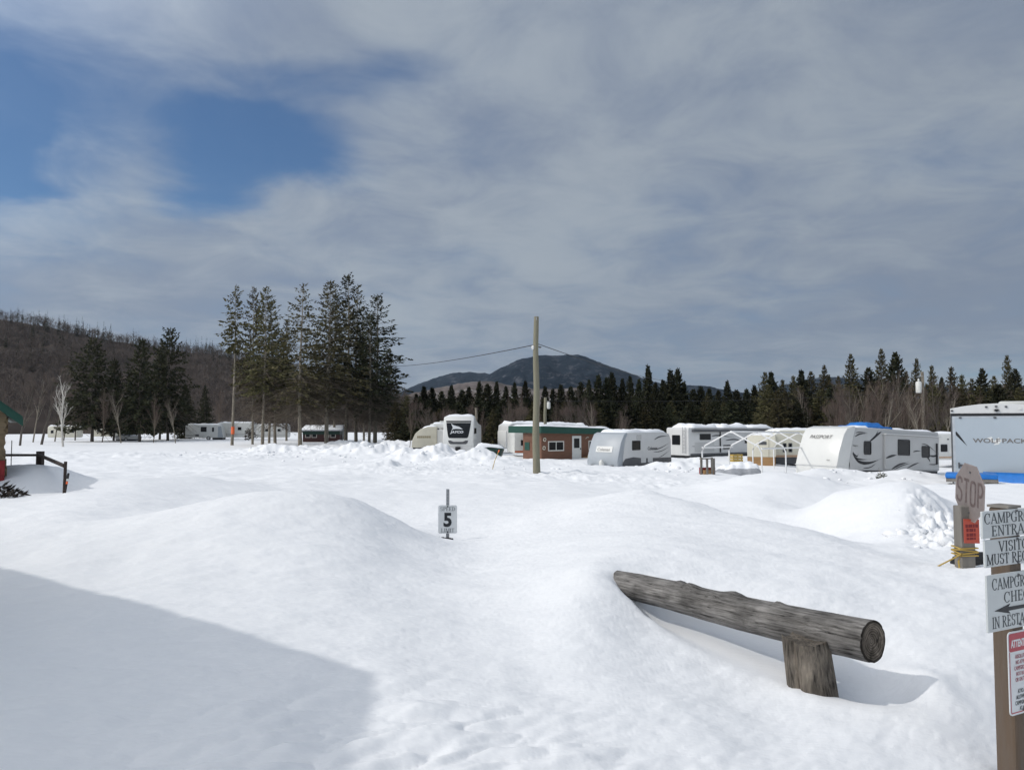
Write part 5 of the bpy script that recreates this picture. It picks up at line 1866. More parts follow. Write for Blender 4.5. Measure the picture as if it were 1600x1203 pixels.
b.build('frame', M_black, t)
wheel(t, 1.6, 0.0, 0.3, 0.15)
roof_snow(t, [(0.05, 0.75), (3.15, 0.75)], 1.8, 0.25, 75)
# ------------------------------------------------------------------ poles and wires
def turn_pole(name, label, px, ytop, ybase, d, r0, r1, m, seed=1):
    base, top = P(px, ybase, d), P(px, ytop, d)
    gz = H(base.x, d)
    t = thing(name, label, 'utility pole' if 'utility' in name else 'pole', (base.x, d, gz))
    b = MB()
    n = 14
    b.tube([(0.02 * math.sin(k * 0.9 + seed), 0, -0.6 + (top.z - gz + 0.6) * k / n) for k in range(n + 1)], [(r0 + (r1 - r0) * k / n) * (1 + 0.02 * math.sin(k * 2.1)) for k in range(n + 1)], 14)
    b.build('pole', m, t, smooth=True)
    return t, top.z - gz


t, h = turn_pole('utility_pole', 'bare weathered wooden utility pole standing alone in the snow, wire clamps near its top', 838, 495, 739, 36, 0.185, 0.115, M_pole)
pole_base = Vector(t.location)
zc_ = P(838, 541, 36).z - pole_base.z
b = MB()
b.tube([(-0.15, -0.05, zc_ - 0.16), (-0.15, -0.05, zc_ - 0.10), (-0.15, -0.05, zc_ - 0.02), (-0.15, -0.05, zc_ + 0.03)], [0.05, 0.075, 0.075, 0.04], 10)
b.build('insulator', M_gel, t, smooth=True)
b = MB()
b.tube([(0.12, 0, zc_ - 0.02), (0.19, 0, zc_ - 0.06), (0.24, 0, zc_ - 0.03)], [0.03, 0.04, 0.03], 8)
b.build('clamp', M_dgrey, t, smooth=True)
b = MB()
b.tube([(0.02, -0.10, h - 0.03), (0.02, -0.10, h - 0.18)], 0.02, 6)
b.build('bolt', M_steel, t)


def wire(label, a, c_, sag, r=0.022):
    b = MB()
    pts = []
    for k in range(25):
        s = k / 24
        pts.append(a.lerp(c_, s) - Vector((0, 0, sag * 4 * s * (1 - s))))
    b.tube(pts, r, 5)
    return tag(b.build('power_cable', M_cable), label, 'cable')


pt = Vector((pole_base.x, 36, pole_base.z + zc_ + 0.06))
wire('overhead cable running left from the lone utility pole to the spruce grove', pt + Vector((-0.1, 0, 0)), P(592, 572, 97), 0.35)
wire('overhead cable dropping right from the lone utility pole across the mountain', pt + Vector((0.1, 0, 0.04)), P(1052, 596, 96), 0.35, 0.018)
t2, h2 = turn_pole('utility_pole', 'thin pale utility pole behind the green-roofed cabin', 852, 621, 700, 64, 0.16, 0.12, M_pole, 2)
b = MB()
b.tube([(0.28, -0.05, h2 - 0.95), (0.28, -0.05, h2 - 0.85), (0.28, -0.05, h2 - 0.45), (0.28, -0.05, h2 - 0.38)], [0.10, 0.15, 0.15, 0.10], 12)
b.build('transformer', M_white, t2, smooth=True)
b = MB()
b.box(0.10, 0.30, -0.02, 0.02, h2 - 0.36, h2 - 0.30)
b.tube([(0.35, 0, h2 - 0.3), (0.45, 0, h2 - 0.1)], 0.02, 5)
b.build('bracket', M_steel, t2)
t3, h3 = turn_pole('utility_pole', 'wooden utility pole carrying a grey transformer can among the bare trees', 1444, 581, 700, 70, 0.19, 0.13, M_bark, 3)
b = MB()
zt = h3 - 0.9
b.tube([(-0.40, -0.1, zt - 1.05), (-0.40, -0.1, zt - 1.0), (-0.40, -0.1, zt - 0.1), (-0.40, -0.1, zt)], [0.20, 0.26, 0.26, 0.2], 14)
tf_ = b.build('transformer', M_white, t3, smooth=True)
b = MB()
b.tube([(-0.40, -0.1, zt), (-0.40, -0.1, zt + 0.14), (-0.40, -0.1, zt + 0.28)], [0.06, 0.09, 0.04], 8)
b.build('bushing', M_gel, tf_, smooth=True)
b = MB()
b.tube([(-0.55, -0.1, h3 - 0.45), (0.0, -0.1, h3 - 0.40)], 0.035, 6)
b.build('arm', M_steel, t3)
tp3 = Vector(t3.location)
wire('thin cable along the tree line from the thin pole to the transformer pole', Vector((P(852, 624, 64).x, 64, P(852, 626, 64).z)), Vector((tp3.x - 0.15, 70, P(1444, 612, 70).z)), 0.35, 0.014)
t4, h4 = turn_pole('post', 'short wooden post behind the dark-fronted white trailer', 744, 637, 690, 74, 0.13, 0.11, M_bark, 4)
t4['category'] = 'post'
# bent yellow marker stake by the boat
q = P(768, 734, 41)
t = thing('marker_stake', 'thin yellow marker stake leaning in the ploughed snow left of the utility pole', 'stake', (q.x, 41, H(q.x, 41)))
b = MB()
b.tube([(0, 0, -0.2), (0.16, 0, 0.45), (0.38, 0, 0.98)], 0.02, 6)
b.build('rod', M_yellow, t)
b = MB()
b.tube([(0.36, 0, 0.93), (0.41, 0, 1.05)], 0.035, 6)
b.build('reflector', M_orange, t)
# little vent / sapling in front of the grey camper
q = P(1377, 750, 31)
t = thing('buried_shrub', 'small grey shrub poking from the snow bank before the grey swoosh trailer', 'shrub', (q.x, 31, H(q.x, 31) - 0.05))
b = MB()
rnd = random.Random(8)
for k in range(90):
    r_, a = rnd.uniform(0, 0.16), rnd.uniform(0, 6.28)
    spray(b, Vector((r_ * math.cos(a), r_ * math.sin(a), rnd.uniform(0.0, 0.28))), Vector((math.cos(a), math.sin(a), rnd.uniform(-.3, 1))), rnd.uniform(.08, .17), 0.06, rnd)
b.build('foliage', mat('frosted_grey_leaves', (0.20, 0.21, 0.19), 0.8, 0.4, 9), t)
b = MB()
b.tube([(0, 0, -0.2), (-0.02, 0, 0.3), (-0.10, 0, 0.55)], [0.02, 0.015, 0.006], 5)
b.build('stem', M_bark, t)

# ------------------------------------------------------------------ left cabin, fence, stakes
q = P(-2, 770, 19)
t = thing('log_cabin', 'log cabin corner with green metal roof at the left edge', 'cabin', (q.x, 19.0, 1.0), R(35))
b = MB()
rnd = random.Random(4)
for k in range(11):
    z_ = 0.12 + k * 0.205
    e = 0.10 + rnd.uniform(-0.04, 0.06)
    b.tube([(-6.5, 0, z_), (e, 0, z_)], 0.112, 12)
    b.tube([(0, -0.12 - rnd.uniform(0, .06), z_ + 0.1), (0, 6.5, z_ + 0.1)], 0.108, 12)
b.build('wall', M_logwall, t, smooth=True)
b = MB()
b.box(-0.06, 0.10, -0.30, -0.15, -0.3, 1.02)
b.build('porch_post', M_redpaint, t, bevel=0.01)
ev_ = P(23, 653, 18.5)
ex = (ev_.x - q.x) * math.cos(R(35)) - 0.12
ez = ev_.z - 1.0
sl_ = 0.80
b = MB()
b.prism([(ex, ez - 0.10), (ex, ez + 0.04), (ex - 3.4, ez + 0.04 + 3.4 * sl_), (ex - 6.8, ez + 0.04), (ex - 6.8, ez - 0.10), (ex - 3.4, ez - 0.10 + 3.4 * sl_)], lambda a, z_, d: (a, d, z_), -0.7, 7.0)
rf = b.build('roof', M_green, t)
b = MB()
b.prism([(ex + 0.01, ez - 0.20), (ex + 0.01, ez - 0.02), (ex - 3.4, ez - 0.02 + 3.4 * sl_), (ex - 3.4, ez - 0.20 + 3.4 * sl_)], lambda a, z_, d: (a, d, z_), -0.73, -0.70)
b.build('fascia', M_green, rf)
b = MB()
b.prism([(-6.4, 2.3), (0.0, 2.3), (ex - 3.4, ez + 2.55)], lambda a, z_, d: (a, d, z_), 0.0, 0.1)
b.build('gable', M_fencewood, t)

f0, f1, f2 = P(6, 711, 19.3), P(63, 711, 20.4), P(101, 728, 17.2)
t = thing('rail_fence', 'dark brown pole railing running from the log cabin over the shaded snow bank', 'fence', (0, 0, 0))
b = MB()
b.box(f1.x - 0.07, f1.x + 0.07, 20.33, 20.47, f1.z - 1.4, f1.z + 0.10)
b.build('post', M_fencewood, t)
b = MB()
b.tube([f0, (f1.x - 0.05, 20.4, f1.z)], 0.032, 8)
b.build('rail', M_fencewood, t)
b = MB()
b.tube([(f1.x, 20.30, f1.z + 0.02), f2], 0.045, 8)
b.build('rail', M_fencewood, t)
b = MB()
b.tube([(f2.x, 17.2, H(f2.x, 17.2) - 0.4), (f2.x + 0.02, 17.2, f2.z + 0.10)], 0.034, 8)
b.build('post', M_fencewood, t)
q0, q1 = P(102, 769, 16.6), P(107, 739, 16.6)
t = thing('marker_stake', 'short dark marker stake with red and white bands by the railing end', 'stake', (q0.x, 16.6, H(q0.x, 16.6)))
dv = q1 - Vector(t.location)
for nm, s0, s1, r_, m in (('rod', -0.4, 1.0, 0.016, M_fencewood), ('red_band', 0.45, 0.58, 0.020, M_orange), ('white_band', 0.60, 0.72, 0.020, M_white), ('grip', 0.72, 0.98, 0.024, M_black)):
    b = MB()
    b.tube([dv * s0, dv * s1], r_, 7)
    b.build(nm, m, t)
q0, q1 = P(17, 735, 23), P(17, 688, 23)
t = thing('marker_stake', 'thin pale driveway stake just right of the log cabin corner', 'stake', (q0.x, 23, H(q0.x, 23)))
b = MB()
b.tube([(0, 0, -0.3), (0, 0, q1.z - t.location.z)], 0.012, 6)
b.build('rod', M_plank, t)
q = P(8, 772, 16.8)
t = thing('shrub', 'dark bare shrub buried in shaded snow below the log cabin', 'shrub', (q.x, 16.8, H(q.x, 16.8) - 0.1))
b = MB()
rnd = random.Random(12)
for k in range(420):
    r_, a = rnd.uniform(0, 0.42) ** 0.9, rnd.uniform(0, 6.28)
    spray(b, Vector((r_ * math.cos(a) * 1.0 - 0.1, r_ * math.sin(a), rnd.uniform(0.0, 0.30) * (1.1 - r_))), Vector((math.cos(a), math.sin(a), rnd.uniform(-.4, .9))), rnd.uniform(.08, .22), 0.05, rnd)
b.build('branches', mat('dark_shrub', (0.035, 0.028, 0.022), 0.9, 0.4, 9), t)
b = MB()
for k in range(5):
    b.tube([(0, 0, -0.2), (0.1 * math.cos(k * 1.3), 0.1 * math.sin(k * 1.3), 0.2)], 0.012, 4)
b.build('stems', M_fencewood, t)

# the restaurant whose roof shades the snow at lower left (it stands just outside the frame)
def on_snow(px, py, d0, d1):
    for k in range(400):
        d_ = d0 + (d1 - d0) * k / 399
        p_ = P(px, py, d_)
        if p_.z <= H(p_.x, p_.y):
            return p_
    return P(px, py, d1)


e_sh = on_snow(586, 1052, 3.5, 6)
run = 2.45
cx_, cy_ = e_sh.x + SUN_XY[0] * (run + 0.14) / math.tan(SUN_EL), e_sh.y + SUN_XY[1] * (run + 0.14) / math.tan(SUN_EL)
e_far = on_snow(0, 888, 5, 11)
dd_ = Vector((e_far.x - e_sh.x, e_far.y - e_sh.y, 0))
ez_slope = 0.0
t = thing('lodge_building', 'lodge beside the camera whose eave shades the snow at lower left', 'building', (cx_, cy_, e_sh.z), math.atan2(dd_.y, dd_.x))
BL, BW, sl2 = 9.0, 5.0, 0.60
# local x runs along the eave, away from the corner; local y runs behind the camera's left
yb = 1
b = MB()
b.prism([(0, run), (0, run + 0.14), (BW / 2, run + 0.14 + BW / 2 * sl2), (BW, run + 0.14), (BW, run), (BW / 2, run + BW / 2 * sl2)], lambda a, z_, d: (d, a, z_), 0, BL)
b.build('roof', M_green, t)
b = MB()
b.box(0.5, BL - 0.5, 0.5, BW - 0.5, -0.6, run + 0.25)
b.build('wall', M_cream, t)
window(t, lambda a, z_, d: (a, 0.5 - d, z_), 2.0, 3.4, 0.9, 2.0, frame=M_wframe, r=0, fw=0.07)
window(t, lambda a, z_, d: (a, 0.5 - d, z_), 6.0, 7.4, 0.9, 2.0, frame=M_wframe, r=0, fw=0.07)

# ------------------------------------------------------------------ the log on its post
def wood_log(name, c1, c2, crack, scale, stretch):
    m = bpy.data.materials.new(name)
    m.use_nodes = True
    tr = m.node_tree
    bs = tr.nodes['Principled BSDF']
    bs.inputs['Roughness'].default_value = 0.9
    bs.inputs['Specular IOR Level'].default_value = 0.15
    co = nd(tr, 'ShaderNodeTexCoord')
    mp = nd(tr, 'ShaderNodeMapping')
    mp.inputs['Scale'].default_value = stretch
    tr.links.new(co.outputs['Object'], mp.inputs['Vector'])
    n1 = nd(tr, 'ShaderNodeTexNoise')
    n1.inputs['Scale'].default_value = scale
    n1.inputs['Detail'].default_value = 9
    n1.inputs['Roughness'].default_value = 0.68
    n1.inputs['Distortion'].default_value = 0.35
    tr.links.new(mp.outputs[0], n1.inputs['Vector'])
    n2 = nd(tr, 'ShaderNodeTexNoise')
    n2.inputs['Scale'].default_value = 5.0
    n2.inputs['Detail'].default_value = 6
    tr.links.new(co.outputs['Object'], n2.inputs['Vector'])
    rp = nd(tr, 'ShaderNodeValToRGB')
    e = rp.color_ramp.elements
    e[0].position, e[0].color = 0.33, (*crack, 1)
    e[1].position, e[1].color = 0.66, (*c2, 1)
    k = e.new(0.43)
    k.color = (*c1, 1)
    tr.links.new(n1.outputs['Fac'], rp.inputs['Fac'])
    mr = nd(tr, 'ShaderNodeMapRange')
    mr.inputs['From Min'].default_value = 0.35
    mr.inputs['From Max'].default_value = 0.65
    mr.inputs['To Min'].default_value = 0.62
    mr.inputs['To Max'].default_value = 1.2
    tr.links.new(n2.outputs['Fac'], mr.inputs['Value'])
    mu = nd(tr, 'ShaderNodeVectorMath', operation='SCALE')
    tr.links.new(rp.outputs[0], mu.inputs[0])
    tr.links.new(mr.outputs[0], mu.inputs['Scale'])
    tr.links.new(mu.outputs[0], bs.inputs['Base Color'])
    bp = nd(tr, 'ShaderNodeBump')
    bp.inputs['Strength'].default_value = 0.8
    bp.inputs['Distance'].default_value = 0.012
    tr.links.new(n1.outputs['Fac'], bp.inputs['Height'])
    tr.links.new(bp.outputs[0], bs.inputs['Normal'])
    return m


M_log = wood_log('weathered_grey_log', (0.125, 0.118, 0.111), (0.275, 0.262, 0.248), (0.018, 0.017, 0.016), 9.0, (0.5, 7.0, 7.0))
M_logend = wood_log('dark_log_end', (0.10, 0.084, 0.068), (0.23, 0.195, 0.16), (0.02, 0.017, 0.014), 9.0, (1, 1, 1))


def add_rings(m):
    """growth rings on the sawn end, and a dark rim"""
    tr = m.node_tree
    bs = tr.nodes['Principled BSDF']
    src = bs.inputs['Base Color'].links[0].from_socket
    co = nd(tr, 'ShaderNodeTexCoord')
    sx = nd(tr, 'ShaderNodeSeparateXYZ')
    tr.links.new(co.outputs['Object'], sx.inputs[0])
    cb = nd(tr, 'ShaderNodeCombineXYZ')
    tr.links.new(sx.outputs[1], cb.inputs[1])
    tr.links.new(sx.outputs[2], cb.inputs[2])
    wv = nd(tr, 'ShaderNodeTexWave', wave_type='RINGS', rings_direction='X')
    wv.inputs['Scale'].default_value = 22
    wv.inputs['Distortion'].default_value = 3.0
    wv.inputs['Detail'].default_value = 3
    tr.links.new(cb.outputs[0], wv.inputs['Vector'])
    ln = nd(tr, 'ShaderNodeVectorMath', operation='LENGTH')
    tr.links.new(cb.outputs[0], ln.inputs[0])
    mr = nd(tr, 'ShaderNodeMapRange')
    for k_, x_ in zip(('From Min', 'From Max', 'To Min', 'To Max'), (0.10, 0.118, 1.0, 0.25)):
        mr.inputs[k_].default_value = x_
    tr.links.new(ln.outputs['Value'], mr.inputs['Value'])
    m2 = nd(tr, 'ShaderNodeMapRange')
    m2.inputs['To Min'].default_value = 0.55
    m2.inputs['To Max'].default_value = 1.35
    tr.links.new(wv.outputs['Fac'], m2.inputs['Value'])
    mu = nd(tr, 'ShaderNodeMath', operation='MULTIPLY')
    tr.links.new(m2.outputs[0], mu.inputs[0])
    tr.links.new(mr.outputs[0], mu.inputs[1])
    sc_ = nd(tr, 'ShaderNodeVectorMath', operation='SCALE')
    tr.links.new(src, sc_.inputs[0])
    tr.links.new(mu.outputs[0], sc_.inputs['Scale'])
    tr.links.new(sc_.outputs[0], bs.inputs['Base Color'])


add_rings(M_logend)
M_post = wood_log('weathered_split_post', (0.10, 0.088, 0.075), (0.25, 0.215, 0.175), (0.018, 0.015, 0.012), 8.0, (5.0, 5.0, 0.5))

axis = (LOG_B - LOG_A).normalized()
start = LOG_A - axis * 0.17
total = (LOG_B - start).length + 0.05
t = thing('log', 'long weathered grey log lying on a short post, its left end buried in snow', 'log', tuple(start))
t.rotation_euler = axis.to_track_quat('X', 'Z').to_euler()
nl, na = 90, 44
xs_ = np.linspace(0, total, nl)
th = np.linspace(0, 2 * np.pi, na, endpoint=False)
XX, TT = np.meshgrid(xs_, th, indexing='ij')
rad = 0.112 + 0.016 * XX / total
rad = rad * (1 + 0.035 * fbm(XX * 1.6, np.cos(TT) * 1.3 + 5, 3, 3)) + 0.0045 * fbm(XX * 2.5, TT * 6.0 * np.ones_like(XX), 9, 3)
for kx, kt, kh, kw in [(0.92, 1.9, 0.030, .06), (1.20, 2.2, 0.022, .05), (1.32, 1.2, 0.025, .07), (1.75, 1.6, 0.020, .03), (2.62, 1.35, 0.016, .03), (2.1, 2.9, .014, .05), (1.6, 3.4, .016, .05), (0.78, 1.5, .02, .05)]:
    dt = np.angle(np.exp(1j * (TT - kt)))
    rad = rad + kh * np.exp(-((XX - kx) / kw) ** 2 - (dt * 0.12 / kw) ** 2)
# a long drying crack
ck = np.angle(np.exp(1j * (TT - (2.75 + 0.08 * np.sin(XX * 3) + 0.04 * np.sin(XX * 11)))))
rad = rad - 0.014 * np.exp(-(ck / 0.07) ** 2) * sstep(0.9, 1.4, XX)
wob = 0.010 * np.sin(XX * 2.1 + 1)
# theta measured so that pi/2 points up
XX = XX + 0.27 * (1 - np.sin(TT)) / 2 * np.clip(1 - XX / 0.9, 0, 1) ** 1.5
Vx = np.stack([XX, np.cos(TT) * rad, np.sin(TT) * rad + wob], -1).reshape(-1, 3)
i = np.arange(nl - 1)[:, None] * na + np.arange(na)[None]
j = np.arange(nl - 1)[:, None] * na + (np.arange(na)[None] + 1) % na
Fx = np.stack([i, j, j + na, i + na], -1).reshape(-1, 4)
o = link(bpy.data.objects.new('trunk', np_mesh('trunk', Vx, Fx[:, ::-1], M_log)))
o.parent = t
b = MB()
ring = [tuple(v) for v in Vx[(nl - 1) * na:]]
cen = np.array(ring).mean(0)
vs, fs = [], []
for q_ in range(5):
    s_ = 1 - q_ / 5.0
    for v in ring:
        w_ = cen + (np.array(v) - cen) * s_ * 0.997
        vs.append((total + (0.003, 0.006, -0.004, 0.002, -0.008)[q_], w_[1], w_[2]))
for q_ in range(4):
    for k in range(na):
        fs.append((q_ * na + k, q_ * na + (k + 1) % na, (q_ + 1) * na + (k + 1) % na, (q_ + 1) * na + k))
fs.append(tuple(4 * na + k for k in range(na)))
b.add(vs, fs)
b.build('cut_end', M_logend, t, smooth=True)
b = MB()
b.add([tuple(v) for v in Vx[:na]], [tuple(range(na))])
b.build('axed_end', M_logend, t)
c = P(965, 897, 6.9)

sp = LOG_A.lerp(LOG_B, 0.71)
pb = P(1275, 1076, 4.98)
t = thing('post', 'short split grey post propping up the big log, leaning slightly', 'post', (pb.x, pb.y - 0.02, pb.z - 0.25))
tp_ = P(1258, 1001, 5.03)
dv = Vector((tp_.x - pb.x, tp_.y - pb.y + 0.02, tp_.z - pb.z + 0.25 + 0.02))
b = MB()
n, kk = 26, 9
rnd = random.Random(5)
prof = [1 + 0.09 * math.sin(k * 1.9) + rnd.uniform(-0.05, 0.05) - (0.30 if k in (9, 15) else 0) for k in range(n)]
prof = [(prof[k - 1] + prof[k] * 2 + prof[(k + 1) % n]) / 4 if k not in (9, 15) else prof[k] for k in range(n)]
vs, fs = [], []
for q_ in range(kk):
    s_ = q_ / (kk - 1)
    for k in range(n):
        a = 2 * math.pi * k / n
        r_ = 0.152 * prof[k] * (1.04 - 0.09 * s_)
        z_ = dv.z * s_ + (rnd.uniform(-0.025, 0.012) if q_ == kk - 1 else 0)
        vs.append((dv.x * s_ + math.cos(a) * r_, dv.y * s_ + math.sin(a) * r_ * 0.95, z_))
for q_ in range(kk - 1):
    for k in range(n):
        fs.append((q_ * n + k, q_ * n + (k + 1) % n, (q_ + 1) * n + (k + 1) % n, (q_ + 1) * n + k))
fs.append(tuple((kk - 1) * n + k for k in range(n)))
b.add(vs, fs)
o = b.build('stump', M_post, t, smooth=True)
b = MB()
sc_ = [(-0.10, 0.30), (-0.06, 0.33), (-0.045, 0.46), (-0.07, 0.52), (-0.085, 0.44)]

# ------------------------------------------------------------------ serif sign lettering
TK, TN, SF = 0.135, 0.052, 0.045


class Serif:
    def __init__(self, wscale=0.78):
        self.ws = wscale
        self.polys = []

    def quad(self, p, q, w):
        dx, dy = q[0] - p[0], q[1] - p[1]
        if abs(dy) > abs(dx):
            o = (w / 2, 0)
        else:
            o = (0, w / 2)
        self.polys.append([(p[0] - o[0], p[1] - o[1]), (p[0] + o[0], p[1] + o[1]), (q[0] + o[0], q[1] + o[1]), (q[0] - o[0], q[1] - o[1])])

    def serif(self, x, y, w=0.30):
        self.quad((x - w / 2, y), (x + w / 2, y), SF)

    def arc(self, cx, cy, rx, ry, a0, a1, n=14):
        for k in range(n):
            pts = []
            for s in (k, k + 1):
                t_ = R(a0 + (a1 - a0) * s / n)
                w = TN + (TK * 1.08 - TN) * abs(math.cos(t_)) ** 1.3
                pts.append(((cx + (rx - w / 2) * math.cos(t_), cy + (ry - TN / 2) * math.sin(t_)), (cx + (rx + w / 2) * math.cos(t_), cy + (ry + TN / 2) * math.sin(t_))))
            (a, b_), (c_, d) = pts
            self.polys.append([a, b_, d, c_])

    def glyph(self, ch):
        Q, S, A = self.quad, self.serif, self.arc
        if ch == ' ':
            return 0.30
        if ch == 'C' or ch == 'G':
            A(0.42, 0.5, 0.36, 0.49, 42, 318)
            Q((0.70, 0.62), (0.70, 0.98), TN)
            if ch == 'C':
                return 0.80
            Q((0.70, 0.05), (0.70, 0.42), TK)
            S(0.68, 0.42)
            return 0.88
        if ch == 'A':
            Q((0.08, 0.0), (0.42, 1.0), TN * 1.2)
            Q((0.78, 0.0), (0.42, 1.0), TK)
            Q((0.20, 0.34), (0.66, 0.34), TN)
            S(0.08, 0.02, 0.26)
            S(0.78, 0.02, 0.30)
            return 0.86
        if ch == 'M':
            Q((0.12, 0), (0.12, 1), TN * 1.2)
            Q((0.12, 1), (0.50, 0.05), TK)
            Q((0.88, 1), (0.50, 0.05), TN * 1.1)
            Q((0.88, 0), (0.88, 1), TK)
            S(0.12, 0.02, 0.26)
            S(0.88, 0.02)
            S(0.10, 0.98, 0.22)
            S(0.91, 0.98, 0.24)
            return 1.02
        if ch == 'N':
            Q((0.14, 0), (0.14, 1), TN * 1.2)
            Q((0.14, 1), (0.74, 0), TK)
            Q((0.74, 0), (0.74, 1), TN * 1.2)
            S(0.14, 0.02, 0.26)
            S(0.10, 0.98, 0.22)
            S(0.74, 0.98, 0.26)
            return 0.90
        if ch in 'PRBD':
            Q((0.18, 0), (0.18, 1), TK)
            S(0.18, 0.02)
            S(0.14, 0.98, 0.22)
            if ch == 'D':
                A(0.28, 0.5, 0.46, 0.475, -90, 90)
                Q((0.18, 0.025), (0.30, 0.025), TN)
                Q((0.18, 0.975), (0.30, 0.975), TN)
                return 0.82
            A(0.34, 0.74, 0.27, 0.235, -90, 90, 10)
            Q((0.18, 0.975), (0.36, 0.975), TN)
            Q((0.18, 0.505), (0.36, 0.505), TN)
            if ch == 'R':
                Q((0.38, 0.50), (0.72, 0.0), TK)
                S(0.74, 0.02, 0.2)
                return 0.80
            if ch == 'B':
                A(0.36, 0.26, 0.30, 0.245, -90, 90, 10)
                Q((0.18, 0.025), (0.38, 0.025), TN)
                return 0.74
            return 0.68
        if ch in 'EFL':
            Q((0.18, 0), (0.18, 1), TK)
            S(0.14, 0.02, 0.22)
            S(0.14, 0.98, 0.22)
            if ch != 'F':
                Q((0.18, 0.025), (0.64, 0.025), TN)
                Q((0.64, 0.0), (0.64, 0.22), TN)
            else:
                S(0.2, 0.02)
            if ch != 'L':
                Q((0.18, 0.975), (0.60, 0.975), TN)
                Q((0.60, 0.80), (0.60, 1.0), TN)
                Q((0.18, 0.52), (0.48, 0.52), TN)
                Q((0.48, 0.42), (0.48, 0.62), TN)
            return 0.72
        if ch == 'H':
            for x in (0.18, 0.70):
                Q((x, 0), (x, 1), TK)
                S(x, 0.02)
                S(x, 0.98)
            Q((0.18, 0.52), (0.70, 0.52), TN)
            return 0.88
        if ch == 'I':
            Q((0.18, 0), (0.18, 1), TK)
            S(0.18, 0.02)
            S(0.18, 0.98)
            return 0.36
        if ch == 'K':
            Q((0.18, 0), (0.18, 1), TK)
            S(0.18, 0.02)
            S(0.18, 0.98)
            Q((0.22, 0.42), (0.66, 1.0), TN * 1.2)
            Q((0.36, 0.58), (0.76, 0.0), TK)
            S(0.66, 0.98, 0.22)
            S(0.76, 0.02, 0.22)
            return 0.84
        if ch == 'O':
            A(0.44, 0.5, 0.37, 0.49, 0, 360, 22)
            return 0.88
        if ch == 'S':
            A(0.34, 0.74, 0.235, 0.245, 40, 270, 12)
            A(0.34, 0.265, 0.25, 0.25, 90, -140, 12)
            Q((0.56, 0.72), (0.56, 0.98), TN)
            Q((0.12, 0.02), (0.12, 0.28), TN)
            return 0.68
        if ch == 'T':
            Q((0.36, 0), (0.36, 1), TK)
            S(0.36, 0.02)
            Q((0.04, 0.975), (0.68, 0.975), TN)
            Q((0.05, 0.78), (0.05, 1.0), TN)
            Q((0.67, 0.78), (0.67, 1.0), TN)
            return 0.72
        if ch == 'U':
            Q((0.16, 0.34), (0.16, 1), TK)
            Q((0.70, 0.34), (0.70, 1), TN * 1.2)
            A(0.43, 0.34, 0.27, 0.32, 180, 360, 12)
            S(0.16, 0.98)
            S(0.70, 0.98, 0.24)
            return 0.84
        if ch == 'V':
            Q((0.08, 1.0), (0.42, 0.0), TK)
            Q((0.76, 1.0), (0.42, 0.0), TN * 1.2)
            S(0.08, 0.98)
            S(0.76, 0.98, 0.24)
            return 0.84
        return 0.5

    def width(self, s):
        keep = self.polys
        w = sum(self.glyph(c_) + 0.06 for c_ in s) - 0.06
        self.polys = keep[:0] if False else keep
        return w

    def line(self, s, x, y, h, wscale=None):
        """centred at x, standing on y, letters h tall"""
        ws = wscale or self.ws
        tmp = Serif()
        total_ = sum(tmp.glyph(c_) + 0.07 for c_ in s) - 0.07
        cur = -total_ / 2
        for c_ in s:
            g_ = Serif()
            adv = g_.glyph(c_)
            for p in g_.polys:
                self.polys.append([(x + (cur + a) * h * ws, y + b_ * h) for a, b_ in p])
            cur += adv + 0.07

    def build(self, name, m, parent, fn, d0, d1):
        mb = MB()
        for p in self.polys:
            mb.prism(p, fn, d0, d1)
        return mb.build(name, m, parent)


M_signgrey = mat('sign_board_paint', (0.52, 0.545, 0.545), 0.5, 0.05, 3.0)
M_ink = mat('dark_green_grey_ink', (0.045, 0.055, 0.06), 0.5, 0.15, 20)
M_ink2 = mat('black_ink', (0.014, 0.016, 0.02), 0.5, 0.1, 20)
M_signwhite = mat('reflective_white', (0.62, 0.64, 0.65), 0.4, 0.05, 4)
M_signred = mat('faded_sign_red', (0.40, 0.055, 0.075), 0.45, 0.1, 6)
M_redink = mat('red_ink', (0.36, 0.12, 0.14), 0.5, 0.1, 10)
M_stop = mat('faded_stop_sign', (0.205, 0.176, 0.167), 0.6, 0.12, 9.0, bump=0.05)
M_stopink = mat('worn_stop_lettering', (0.115, 0.085, 0.080), 0.6, 0.3, 30)
M_postnear = mat('brown_square_post', (0.20, 0.135, 0.088), 0.85, 0.4, 7, stretch=(3, 3, 0.25), bump=0.5, col2=(0.13, 0.105, 0.085))

# ---- campground sign post ------------------------------------------------------------------------
D = 4.2
cpt = P(1578, 880, D)
t = thing('sign_post', 'square brown post carrying stacked grey campground boards and a red-white notice, right edge', 'sign post', (cpt.x, D, 0), R(27))
t.location.z = 0
ca = math.cos(R(27))
sa = math.sin(R(27))


def on_sign(px, py):
    """local coordinates on the board plane (a along the board, z up) met by the ray through a photo pixel"""
    r_ = ray(px, py)
    n_ = Vector((sa, -ca, 0))
    p0 = Vector((cpt.x, D, 0)) + n_ * 0.085
    o_ = Vector((0, 0, CAMZ))
    k_ = (p0 - o_).dot(n_) / r_.dot(n_)
    w_ = o_ + r_ * k_ - Vector((cpt.x, D, 0))
    return w_.x * ca + w_.y * sa, w_.z


sface = lambda a, z_, d: (a, -0.085 - d, z_)
az0 = on_sign(1576, 900)[0]
pr = on_sign(1597, 885)[0]
hw = 0.0525
pcx = pr - hw
b = MB()
b.box(pcx - hw, pcx + hw, -0.084, -0.084 + 2 * hw, 0.4, on_sign(1570, 795)[1])
b.build('post', M_postnear, t, bevel=0.012)
b = MB()
b.box(pcx - hw - 0.004, pcx + hw + 0.004, -0.088, -0.08 + 2 * hw, on_sign(1570, 795)[1], on_sign(1570, 791)[1])
b.build('post_cap', M_plank, t)


